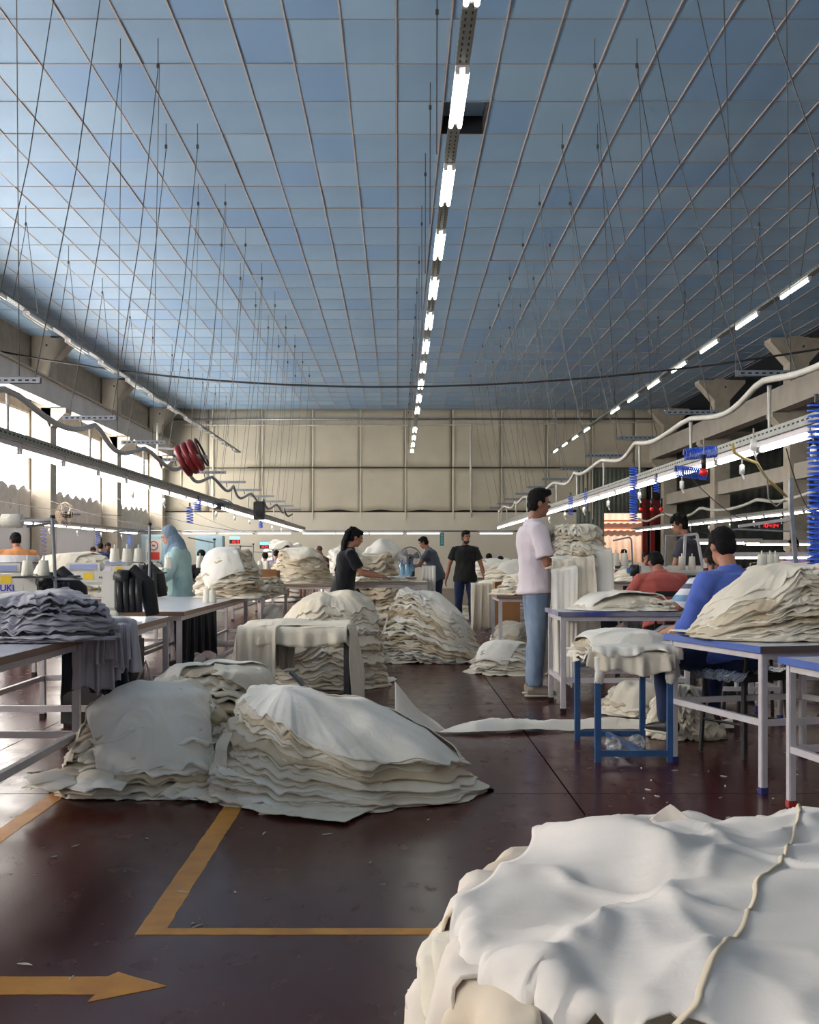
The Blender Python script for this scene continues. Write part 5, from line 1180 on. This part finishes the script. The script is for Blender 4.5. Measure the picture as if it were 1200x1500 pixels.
# cable floor scraps
scm = mat('lint', (190, 186, 182), .9)
for k in range(46):
    x, y = (rnd.uniform(-1.5, .3), rnd.uniform(2.9, 5.0)) if k < 18 else ((rnd.uniform(1.2, 2.6), rnd.uniform(5.0, 6.4)) if k < 38 else (rnd.uniform(1.2, 1.7), rnd.uniform(6.4, 7.2)))
    L_ = rnd.uniform(.006, .028); a = rnd.uniform(0, 3.1); pts = [(x+t*L_*math.cos(a)+rnd.uniform(-.003, .003), y+t*L_*math.sin(a)+rnd.uniform(-.004, .004), .003) for t in (-1, -.4, .3, 1)]
    tag(MB().tube(pts, [.0012, .003, .0035, .001], 5).build('lint_scrap', scm, None), ('white lint scrap on the dark floor before the yellow line', 'white lint scrap under the blue-edged tables', 'clear wrap scrap under the blue stand')[0 if k < 18 else 1 if k < 38 else 2], 'scrap', ('lint before the yellow line', 'lint under the blue-edged tables', 'scraps under the blue stand')[0 if k < 18 else 1 if k < 38 else 2])
plast = mat('clear_wrap', (225, 228, 232), .08, trans=.75)
for x, y in ((1.33, 6.75), (1.50, 6.85)):
    q = MB().ell((0, 0, .045), (.05, .045, .045)); o = fluid(q, .008, 'plastic_bag', plast, None, 1, lambda P: .012*noise3(P[:, 0]*60, P[:, 1]*60, P[:, 2]*60)); o.location = (x, y, 0); tag(o, 'crumpled clear plastic under the blue stand', 'plastic bag', 'plastic under the blue stand')

# ================================================================== CLOTH
def pile(label, x, y, z=0, cat='cloth pile', name='cloth_pile'):
    return tag(empty(name, (x, y, z)), label, cat)
def loc_sheet(name, P, m, par, up=1, thick=.004, crease=.010, big=0): return sheet(name, P-np.array(par.location), m, par, thick, up, crease, big)
# 1 foreground heap
fx, fy = .88, 2.02
p = pile('huge heap of smooth cream cloth filling the bottom corner in front of the blue-edged tables', fx, fy)
tab = [(0, 1.3, .85), (35, 1.0, .93), (70, .66, .93), (100, .60, .90), (135, .74, .84), (165, .84, .88), (180, .84, .90), (200, .86, .90), (235, .80, .9), (270, .62, .95), (310, .85, .9)]
stack(fx, fy, 0, .545, tab, 14, 5, p, [calico_n, calico], wr=.016, rough=.03, shrink=.05, nth=220, terr=False, lump=.25)
hf = HF(-.6, .8, 2.7, 3.3, .02); stack_hf(hf, fx, fy, 0, .565, tab, 1.5, 5, False, .05, .25)
hf.Z += np.where(hf.Z > .2, .02+.05*np.maximum(0, fbm(hf.X*2.4, hf.Y*2.4, 3.3, 2))+.03*np.maximum(0, ridge(hf.X*2.2+hf.Y*2, hf.Y*2.2-hf.X, 2.0, 1)), 0); hf.blur(2)
for k, (cx, cy, W, H, rot, cmp_, ln) in enumerate(((.92, 2.34, 1.3, .72, .10, .92, .06), (.29, 2.22, .75, .80, -.15, .86, .09), (.62, 2.02, .66, 1.05, -.52, .92, .05), (.26, 1.86, .50, .46, -.5, .86, .06), (.16, 1.60, .42, .5, -.2, .86, .06))):
    P = drape(hf, cx, cy, .74+.03*k, W, H, .02, rot, cmp_, 120, 8, seed=k+2, bend=.10, off=.012, lump=ln)
    loc_sheet('loose_cloth', P, (calico_n, calico_n, calico_n2, calico_n, calico_n3)[k], p, 1, .006, .005, .028); hf.raise_to(P, .014); hf.blur(1)
    S_ = LASTP[0]; Q = S_[:, int(S_.shape[1]*(.52, .5, .74, .8, .5)[k])]
    if k in (0, 2, 3): MB().tube([Vector(q)+Vector((0, 0, .003)) for q in Q], [(.008, .0025)]*len(Q), 6).build('seam', mat('seam_thread', (214, 198, 172), .9), p, True)
for a_, b_, k in (((.26, 2.50, .53), (.13, 2.05, .54), 3), ((.16, 2.25, .55), (.11, 1.72, .54), 4), ((.13, 1.90, .54), (.17, 1.40, .52), 6)):
    hang('side_fold', a_, b_, .54, (calico_n3, calico_n, calico_n3)[k//2-1], p, 1.9, .07, .12, (-1, 0) if k < 6 else (-.95, -.3), .01, k, 90, 50, .006, .0, .05)
# corner of the top sheet standing up at the back
u, v = np.meshgrid(np.linspace(0, 1, 24), np.linspace(0, 1, 20))
P = np.stack([.60+.14*u-.03*v, 2.44-.03*u+.03*v+.02*np.sin(u*5), 0*u], -1); P[..., 2] = hf.at(P)[0].mean()*.0+float(np.median(hf.at(P)[0]))-.01+.065*v*np.clip(1-abs(u-.35)*1.5, 0, 1)
loc_sheet('raised_corner', P, calico_n, p, 0, .005, .003)
# 2 layered heap
ax_, ay_ = -.56, 5.64
p = pile('layered heap of folded cream cloth sloping down to a tail across the yellow line', ax_, ay_)
tab = [(0, 1.0, .10), (20, .80, .16), (50, .55, .3), (90, .46, .5), (135, .42, .6), (180, .40, .62), (215, .44, .55), (250, .44, .48), (285, .50, .34), (320, .68, .20), (345, .92, .12)]
stack(ax_, ay_, 0, .52, tab, 24, 21, p, CAL, p=1.15, wr=.018, rough=.07, shrink=.20, nth=260)
hf = HF(-1.4, 4.8, .8, 6.5, .02); stack_hf(hf, ax_, ay_, 0, .52, tab, 1.15, 21)
P = drape(hf, -.30, 5.70, .75, 1.0, .42, .025, -.13, .88, 90, 7, 9, .3); loc_sheet('loose_cloth', P, calico, p, 2, .004)
hf.raise_to(P, .004); P = drape(hf, -.70, 5.60, .78, .46, .44, .025, .5, .82, 80, 7, 19, .3); loc_sheet('loose_cloth', P, calico, p, 2, .004, .014)
P = drape(hf, -.42, 5.28, .5, .6, .32, .025, -.5, .86, 80, 7, 29, .3); loc_sheet('loose_cloth', P, calico, p, 2, .004)
# 3 bundle by the tables
bx_, by_ = -1.28, 5.85
p = pile('bulging bundle of crumpled cream cloth in sheer wrapping by the window-side tables', bx_, by_)
tab = [(0, .45, .55), (45, .45, .5), (90, .45, .5), (135, .5, .4), (180, .50, .3), (215, .52, .3), (255, .46, .62), (285, .46, .62), (320, .46, .55)]
stack(bx_, by_, 0, .52, tab, 16, 33, p, [calico_t, calico, calico_w], wr=.03, rough=.12, shrink=.25)
hf = HF(-2.5, 4.8, -.3, 7.6, .02); stack_hf(hf, bx_, by_, 0, .52, tab, 1.5, 33)
for k, (dx, dy, W, rot, mm) in enumerate(((.0, -.05, .62, .3, calico_w), (.16, -.14, .5, -.2, calico_w), (-.12, .0, .5, .6, calico))):
    P = drape(hf, bx_+dx, by_+dy, .66+.03*k, W, W*.9, .025, rot, .80, 85, 7, 40+k, .25, lump=.05); loc_sheet('loose_cloth', P, mm, p, 2, .004, .016); hf.raise_to(P, .004)
for k in range(16):
    a = rnd.uniform(-.25, .22); x, y = -1.62-.0+rnd.uniform(-.1, .22), 5.42+rnd.uniform(-.12, .25)
    h2 = HF(x-.3, y-.3, x+.3, y+.3, .02); h2.Z += np.maximum(0, .09-.3*np.hypot(h2.X-x, h2.Y-y))+.05*rnd.random()
    P = drape(h2, x, y, .16, .22, .18, .018, rnd.uniform(0, 3), .5, 16, 4, k*3, .5, lump=.16); loc_sheet('scrap_cloth', P, (calico_t, calico, calico_w)[k % 3], p, 1, .004)
p2 = pile('lower heap of cream cloth lying behind the bulging bundle', -1.14, 7.0)
tab = [(0, .5, .5), (60, .5, .5), (120, .5, .5), (180, .6, .3), (240, .6, .5), (300, .5, .5)]
stack(-1.14, 7.0, 0, .50, tab, 14, 37, p2, CAL, wr=.03, rough=.1)
hf = HF(-2.3, 6.0, -.2, 8.0, .025); stack_hf(hf, -1.14, 7.0, 0, .5, tab, 1.5, 37)
for k, (dx, rot) in enumerate(((.1, .2), (-.2, .8))):
    P = drape(hf, -1.12+dx*.5, 7.0, .7+.03*k, .8, .7, .03, rot, .82, 80, 6, 50+k, .25, lump=.05); loc_sheet('loose_cloth', P, calico_w if k else calico, p2, 2, .004); hf.raise_to(P)
# 4 dark stand draped
dkx, dky = dk.location.x, dk.location.y
p = pile('cream cloth draped over the dark metal stand', dkx, dky, .62, 'cloth')
hf = HF(dkx-1.0, dky-1.0, dkx+1.0, dky+1.0, .02); m_ = (np.abs(hf.X-dkx) < .43) & (np.abs(hf.Y-dky) < .36); hf.Z[m_] = .635
hf.Z += np.where(m_, .05*np.exp(-((hf.X-dkx+.1)**2+(hf.Y-dky)**2)/.06), 0)
for k, (dx, dy, W, H, rot) in enumerate(((.03, .02, 1.12, .82, 0), (-.04, .02, 1.05, .72, .04))):
    P = drape(hf, dkx+dx, dky+dy, .72+.04*k, W, H, .025, rot, .97, 100, 8, 60+k, .2, lump=.02); loc_sheet('loose_cloth', P, (calico, calico, calico_w)[k], p, 2, .004); hf.raise_to(P, .003)
hang('hanging_cloth', (dkx-.42, dky-.37, .66), (dkx+.40, dky-.37, .66), .11, calico, p, 3, .02, .02, (0, -1), .1, 3, 70, 20, .004, .0, .3)
hang('hanging_cloth', (dkx-.42, dky+.30, .68), (dkx-.42, dky-.38, .66), .50, calico, p, 3, .035, .05, (-1, 0), .08, 5, 60, 26, .004, .0, .3)
hang('hanging_cloth', (dkx-.44, dky-.39, .66), (dkx-.14, dky-.40, .66), .46, calico, p, 2, .025, .0, (0, -1), .06, 8, 40, 26, .004, .0, .2)
hang('hanging_cloth', (dkx+.40, dky+.34, .68), (dkx+.40, dky-.38, .66), .50, calico, p, 3, .04, .1, (1, 0), .08, 6, 60, 26, .004, .0, .3)
lw = pile('pale towel-like cloth strip hanging inside the dark metal stand', dkx-.15, dky+.3, .4, 'cloth')
hang('hanging_strip', (dkx-.22, dky+.2, .60), (dkx-.05, dky+.2, .60), .30, calico_w, lw, 2, .02, 0, (0, -1), seed=4, inset=.02)
sc_ = pile('small dark-shadowed cloth scraps on the floor behind the layered heap', -1.0, 8.4)
stack(-1.0, 8.4, 0, .2, [(0, .3, .3), (90, .2, .3), (180, .3, .3), (270, .25, .3)], 6, 71, sc_, [calico_t, dark_cloth, calico_w], rough=.15)
# 5 dome heap behind the stand, on a low platform
p = pile('domed heap of cream cloth under a smooth white sheet behind the draped stand', -.62, 10.3)
tab = [(0, .52, .30), (60, .5, .4), (120, .5, .4), (180, .62, .25), (235, .5, .3), (270, .42, .42), (310, .48, .4)]
stack(-.62, 10.3, 0, .88, tab, 26, 81, p, [calico, calico, calico_t], p=2.4, wr=.024, rough=.06, shrink=.10)
hf = HF(-2, 9, 1, 11.6, .025); stack_hf(hf, -.62, 10.3, 0, .89, tab, 2.4, 81)
P = drape(hf, -.62, 10.62, 1.1, 1.3, .85, .03, 0, .96, 90, 7, 82, .3); loc_sheet('top_sheet', P, calico_w, p, 2, .004, .003)
# 6 big central stack
p = pile('tall slumping stack of folded cream cloth on the floor in the middle of the aisle', .26, 12.75)
tab = [(0, .72, .14), (30, .6, .3), (90, .55, .5), (150, .5, .7), (180, .50, .78), (215, .5, .75), (250, .45, .7), (285, .48, .5), (320, .6, .28)]
stack(.26, 12.75, 0, .84, tab, 30, 91, p, [calico, calico, calico_w, calico_t], p=1.4, wr=.024, rough=.08, shrink=.22, nth=240)
hf = HF(-.7, 11.8, 1.4, 13.8, .025); stack_hf(hf, .26, 12.75, 0, .84, tab, 1.4, 91)
P = drape(hf, .62, 12.6, .95, .8, .35, .03, -.35, .86, 80, 7, 92, .25); loc_sheet('loose_cloth', P, calico_w, p, 2, .004)
P = drape(hf, .1, 12.8, 1.0, .5, .5, .03, .3, .84, 80, 7, 93, .25); loc_sheet('loose_cloth', P, calico, p, 2, .004)
# 7 floor strip running to the blue stand
p = pile('long twisted strip of white cloth lying across the floor to the blue stand', .9, 7.55, 0, 'cloth')
u, v = np.meshgrid(np.linspace(0, 1, 150), np.linspace(-1, 1, 16))
wv = .10+.04*np.sin(u*9+1)+.03*fbm(u*6, 0*u, 2); wv = np.where(u < .12, .10*u/.12+.02, wv)
P = np.stack([.28+u*2.05, 7.42+.05*np.sin(u*5)+.26*u+wv*v*.9, .012+np.maximum(0, (1-np.abs(v)**2))*(.065+.035*fbm(u*9, v, 4))*np.clip(u*9, 0, 1)+.014*ridge(u*7+v, v*1.2, 5)*np.clip(u*9, 0, 1)+.006], -1); P[..., 2] = np.maximum(P[..., 2], .004)
link('cloth_strip', grid_mesh('cloth_strip', P-np.array(p.location)), calico_w, p, True)
u, v = np.meshgrid(np.linspace(0, 1, 30), np.linspace(0, 1, 14))
P = np.stack([.34-.36*u+0*v, 7.42+.10*u+.06*np.sin(u*4+v), .012+(.33*u**1.25-.0)-v*u*.20+.012*np.sin(u*8+v*3)], -1)
o = link('raised_corner', grid_mesh('raised_corner', P-np.array(p.location)), calico_w, p, True); s_ = o.modifiers.new('solidify', 'SOLIDIFY'); s_.thickness = .003
# 8 blue stand cloth
p = pile('white and cream cloth bunched on top of the blue metal stand', 1.39, 6.8, .62, 'cloth')
tab = [(0, .33, .4), (90, .36, .5), (180, .32, .35), (270, .38, .5), (315, .40, .4), (225, .38, .35)]
stack(1.39, 6.8, .617, .10, tab, 8, 101, p, [calico, calico_w, calico_t], wr=.014, rough=.12, shrink=.15)
hang('hanging_cloth', (1.12, 6.44, .66), (1.62, 6.40, .64), .09, calico, p, 3, .02, .03, (0, -1), .15, 3, 70, 20, .005, .0, .1)
hang('hanging_cloth', (1.14, 6.42, .68), (1.66, 6.42, .69), .045, calico_w, p, 3, .02, .03, (0, -1), .2, 5, 70, 20, .005, .0, .12)
hang('hanging_cloth', (1.16, 7.1, .65), (1.16, 6.46, .65), .07, calico_w, p, 3, .015, .03, (-1, 0), .15, 7, 70, 20, .005, .0, .1)
hf = HF(.6, 5.9, 2.2, 7.7, .02); stack_hf(hf, 1.39, 6.8, .617, .105, tab, 1.5, 101, True, .15)
P = drape(hf, 1.40, 6.78, .80, .62, .66, .025, .1, .80, 80, 7, 102, .3); loc_sheet('loose_cloth', P, calico_w, p, 2, .004)
wrp = MB()
for sx, yy in ((1.18, 6.42), (1.6, 6.42)):
    q = MB().tube([(sx, yy-.0, .62), (sx+.005, yy-.01, .54), (sx, yy, .46)], [.035, .032, .026], 10); o = fluid(q, .008, 'wrapped_rag', calico_w, None, 1, lambda P: .006*noise3(P[:, 0]*50, P[:, 1]*50, P[:, 2]*30)); tag(o, 'pale rag wrapped round the front leg of the blue stand %s' % ('nearer the aisle' if sx < 1.3 else 'nearer the blue-edged table'), 'rag', 'rags on the blue stand')
# 9 heap on the blue-edged table
hx_, hy_ = 2.22, 6.22
p = pile('big cream heap with crumpled edges piled on the blue-edged table', hx_, hy_, .75)
tab = [(0, .55, .6), (60, .5, .6), (120, .45, .5), (160, .50, .15), (180, .56, .06), (205, .56, .10), (235, .46, .3), (270, .40, .5), (310, .45, .6)]
stack(hx_, hy_, .752, .40, tab, 24, 111, p, [calico, calico_t, calico_t, calico], p=1.2, wr=.02, rough=.10, shrink=.22, nth=240)
hf = HF(1.4, 5.3, 3.2, 7.2, .02); hf.Z[:] = .0; mm_ = (np.abs(hf.X-2.2) < .6) & (np.abs(hf.Y-6.15) < .5); hf.Z[mm_] = .752; stack_hf(hf, hx_, hy_, .752, .41, tab, 1.2, 111)
P = drape(hf, hx_-.12, hy_+.1, 1.1, .5, .3, .025, .35, .8, 85, 7, 113, .25); loc_sheet('loose_cloth', P, calico_w, p, 2, .004)
hg = pile('cream cloth spilling on the floor beside the legs of the blue-shirted man', 1.92, 7.35, 0, 'cloth')
stack(1.92, 7.35, 0, .36, [(0, .25, .3), (90, .2, .4), (180, .25, .4), (270, .2, .5)], 8, 115, hg, [calico], wr=.03, rough=.15)
# 10 carried bundle
p = pile('thick bundle of cream cloth in the arms of the man in the white T-shirt', 1.50, 9.35, 1.2, 'cloth')
tab = [(0, .30, .45), (60, .26, .5), (120, .24, .5), (180, .24, .5), (240, .26, .5), (300, .30, .5)]
stack(1.50, 9.33, 1.10, .36, tab, 15, 121, p, [calico, calico, calico_w, calico_t], p=2.4, wr=.03, rough=.12, shrink=.08)
for k, (a, b, dr) in enumerate((((1.28, 9.10, 1.20), (1.78, 9.12, 1.28), .46), ((1.32, 9.08, 1.18), (1.62, 9.04, 1.22), .44), ((1.28, 9.56, 1.2), (1.76, 9.58, 1.26), .9))):
    hang('hanging_cloth', a, b, dr, (calico_w, calico, calico_w)[k], p, 2.2+.6*k, .022, .10, (0.05, -1) if k < 2 else (0, 1), .05, 7+k, 90, 40, .003, 0, .10)
hang('hanging_cloth', (1.26, 9.0, 1.10), (1.48, 8.99, 1.14), .98, calico_w, p, 2, .02, -.2, (.0, -1), .05, 17, 40, 20, .003, .0, .02)
# 11 cloth on the worn table
p = pile('flat scatter of white cloth over the worn blue-edged table', 1.80, 8.85, .78, 'cloth')
tab = [(0, .42, .3), (90, .32, .4), (180, .42, .2), (270, .36, .2)]
stack(1.82, 8.84, .782, .12, tab, 6, 131, p, [calico, calico_w], wr=.012, rough=.16)
hf = HF(1.2, 8.2, 2.9, 9.8, .025); hf.Z[:] = .782; stack_hf(hf, 1.82, 8.84, .782, .13, tab)
P = drape(hf, 1.80, 8.86, .95, .7, .5, .03, .2, .85, 60, 6, 132, .25, lump=.05); loc_sheet('loose_cloth', P, calico_w, p, 1, .004)
# 12 grey garments
p = pile('heap of grey and charcoal garments on the window-side table end', -1.98, 5.72, .78, 'garment pile', 'garment_pile')
tab = [(0, .44, .40), (60, .36, .6), (120, .40, .4), (180, .46, .14), (220, .44, .2), (260, .30, .45), (300, .34, .5)]
stack(-1.88, 5.60, .782, .235, tab, 16, 141, p, [grey_cloth, dark_cloth, grey_cloth], p=1.8, wr=.024, rough=.09, shrink=.2, name='folded_garment')
hf = HF(-3, 4.8, -1.0, 6.6, .02); hf.Z[(hf.X < -1.67) & (hf.Y < 5.85)] = .782; stack_hf(hf, -1.88, 5.60, .782, .235, tab, 1.8, 141)
P = drape(hf, -2.15, 5.55, 1.2, .45, .3, .025, -.1, .80, 80, 7, 142, .25); loc_sheet('loose_garment', P, grey_cloth, p, 2, .006, .014)
P = drape(hf, -1.86, 5.8, 1.25, .34, .3, .02, .6, .75, 80, 6, 143, .25); loc_sheet('loose_garment', P, dark_cloth, p, 2, .005)
for k, (a, b, dr, mm) in enumerate((((-1.72, 5.80, .84), (-1.50, 5.86, .80), .34, grey_cloth), ((-1.70, 5.88, .88), (-1.44, 6.0, .86), .26, grey_cloth), ((-1.80, 5.84, .80), (-1.50, 5.95, .78), .36, dark_cloth), ((-1.58, 5.74, .86), (-1.42, 5.80, .84), .22, grey_cloth))):
    hang('hanging_garment', a, b, dr, mm, p, 3+k, .028, .10, (.35, -.9), .08, 11+k, 60, 26, .005, 0, .14)
# 13 further heaps
def heap(label, x, y, z, H_, r, n, seed, mats=CAL, asp=1.0, top=None, e_=.45, pw=1.8, plastic=False):
    p = pile(label, x, y, z); tab = [(a, r*(1+(asp-1)*abs(math.cos(R(a))))*(1+.12*math.sin(seed+a)), e_+.12*math.sin(seed*2+a)) for a in range(0, 360, 45)]
    stack(x, y, z, H_, tab, n, seed, p, mats, p=pw, wr=.022, rough=.11, shrink=.22, nth=84 if y < 20 else 60)
    if top:
        hf = HF(x-r*asp*1.8, y-r*1.8, x+r*asp*1.8, y+r*1.8, .03, z if z == 0 else z-.3); stack_hf(hf, x, y, z, H_+.01, tab, pw, seed)
        P = drape(hf, x, y-.05, z+H_+.1, r*asp*1.25, r*1.1, .035, seed, .80, 60, 6, seed, .25, lump=.05); loc_sheet('loose_cloth', P, top, p, 1, .004, .014)
    return p
heap('domed mound of crumpled cream cloth on the long pale window-side table', -1.79, 11.5, .782, .50, .37, 18, 151, asp=1.05, top=calico_w)
heap('cream cloth mound behind the stooping man with orange shoulders', X_(100, 12), 12.2, .782, .42, .45, 14, 152, asp=1.3, top=calico)
heap('cream cloth mound under the dark-red-shirted worker, half in clear plastic', X_(440, 17), 17, .802, .50, .50, 16, 153, top=calico)
heap('small cream cloth heap right of the brown cardboard box', X_(392, 12.6), 12.7, .782, .20, .22, 8, 154, top=calico_w)
heap('brown-edged cloth pieces heaped behind the cutting table', X_(545, 15.5), 15.6, 0, 1.22, .38, 22, 155, [calico_t, calico_t, calico], 1.5, e_=.7)
heap('flat cream cloth under the hands of the long-haired woman', -.22, 13.25, .912, .05, .34, 4, 156, [calico_w, calico], 1.2)
heap('tan and cream cloth heap on the floor beyond the carried cloth', X_(750, 14), 14.0, 0, .36, .30, 12, 157, [calico_t, calico_w], 1.2, top=calico_w)
heap('white cloth heap on the floor beside the taupe shoes', X_(738, 11.4), 11.45, 0, .30, .36, 12, 158, [calico_w, calico], 1.15, top=calico_w)
heap('cream cloth heap on the scrap table beyond the white T-shirt man', 1.45, 12.5, .782, .20, .34, 9, 159, CAL, 1.1, top=calico)
heap('spill of cream cloth under the scrap table', 1.35, 12.7, 0, .42, .3, 12, 160, CAL)
heap('cloth heap on the far aisle-side table', X_(755, 17), 17.3, .802, .30, .38, 10, 161, CAL, 1.2, top=calico_w)
heap('wrapped cloth heap at the far end of the aisle', X_(730, 22), 22.3, .802, .36, .5, 10, 162, CAL, 1.2, top=calico_w)
heap('loose cloth on the floor behind the man in the dark polo shirt', X_(660, 21), 21.5, 0, .25, .5, 8, 163, CAL, 1.6)
heap('cloth on the low crossbars behind the blue stand', X_(940, 8.3), 8.5, .0, .20, .30, 8, 164, CAL, 1.1, top=calico)
heap('pale cloth heap beyond the long-haired woman', X_(505, 25), 25, 0, 1.35, .5, 12, 165, [calico_w], 1.3, top=calico_w)
heap('pale cloth heap wrapped in clear plastic left of the caged fan', X_(560, 26), 26, 0, 1.45, .6, 12, 166, [calico_w], 1.2, top=calico_w)
heap('pale cloth heap behind the far thread poles', X_(418, 30), 30, 0, 1.6, .7, 12, 167, [calico_w], 1.1, top=calico_w)
heap('white cloth heap behind the hijab-wearing woman', X_(212, 16), 16, .782, .22, .5, 8, 168, [calico_w, calico], 1.2, top=calico_w)
heap('cloth heap behind the blue-shirted man under the wide display', X_(1150, 11), 11.1, .78, .32, .42, 9, 169, CAL, 1.2, top=calico)
heap('cream cloth on the second line near the doorway', 4.4, 19.6, .782, .25, .5, 8, 170, CAL, 1.3)
heap('white cloth heap under the lilac-topped woman', 6.2, 15.9, .782, .3, .5, 8, 171, CAL, 1.2, top=calico_w)
heap('cream cloth scraps at the end of the worn table nearest the striped shirt', 2.08, 8.66, .785, .07, .15, 5, 172, CAL, 1.2)
table('cloth-laden table under the wide display', X_(1150, 11), 11.1, 0, 1.1, 1.0, .78)
hc_ = pile('cloth hanging down from the far aisle-side table edge', X_(708, 17), 16.7, .8, 'cloth'); hang('hanging_cloth', (X_(690, 16.6), 16.62, .81), (X_(735, 16.6), 16.62, .81), .75, calico, hc_, 4, .05, .1, (0, -1), seed=31)
ha = pile('long white cloth held by the bending man in grey', X_(628, 20.1), 20.1, .8, 'cloth'); hang('hanging_cloth', (X_(618, 20.15), 20.2, 1.05), (X_(638, 20.15), 20.1, 1.05), .85, calico_w, ha, 2, .03, .0, (0, -1), seed=33, inset=.03)
for k, (px0, px1, d) in enumerate(((255, 300, 9.0),)):
    hb = pile('dark cloth hanging under the far end of the long pale window-side table', -1.95, 10.4, .7, 'cloth'); hang('hanging_cloth', (-1.98, 10.15, .70), (-1.80, 10.75, .70), .42, dark_cloth, hb, 4, .03, .1, (.5, -.8), seed=35)


# things alike in a small row are told apart by their place in it
seen = {}
for o in bpy.data.objects:
    if o.parent is None and o.get('label'): seen.setdefault(o['label'], []).append(o)
for lb, os_ in seen.items():
    if 1 < len(os_) <= 5:
        os_.sort(key=lambda o: o.location.x/max(o.location.y, 1)); n = len(os_)
        for q, o in enumerate(os_):
            o['label'] = lb+', '+('leftmost' if q == 0 else 'rightmost' if q == n-1 else 'middle one' if n == 3 else ORD[q]+' from left')
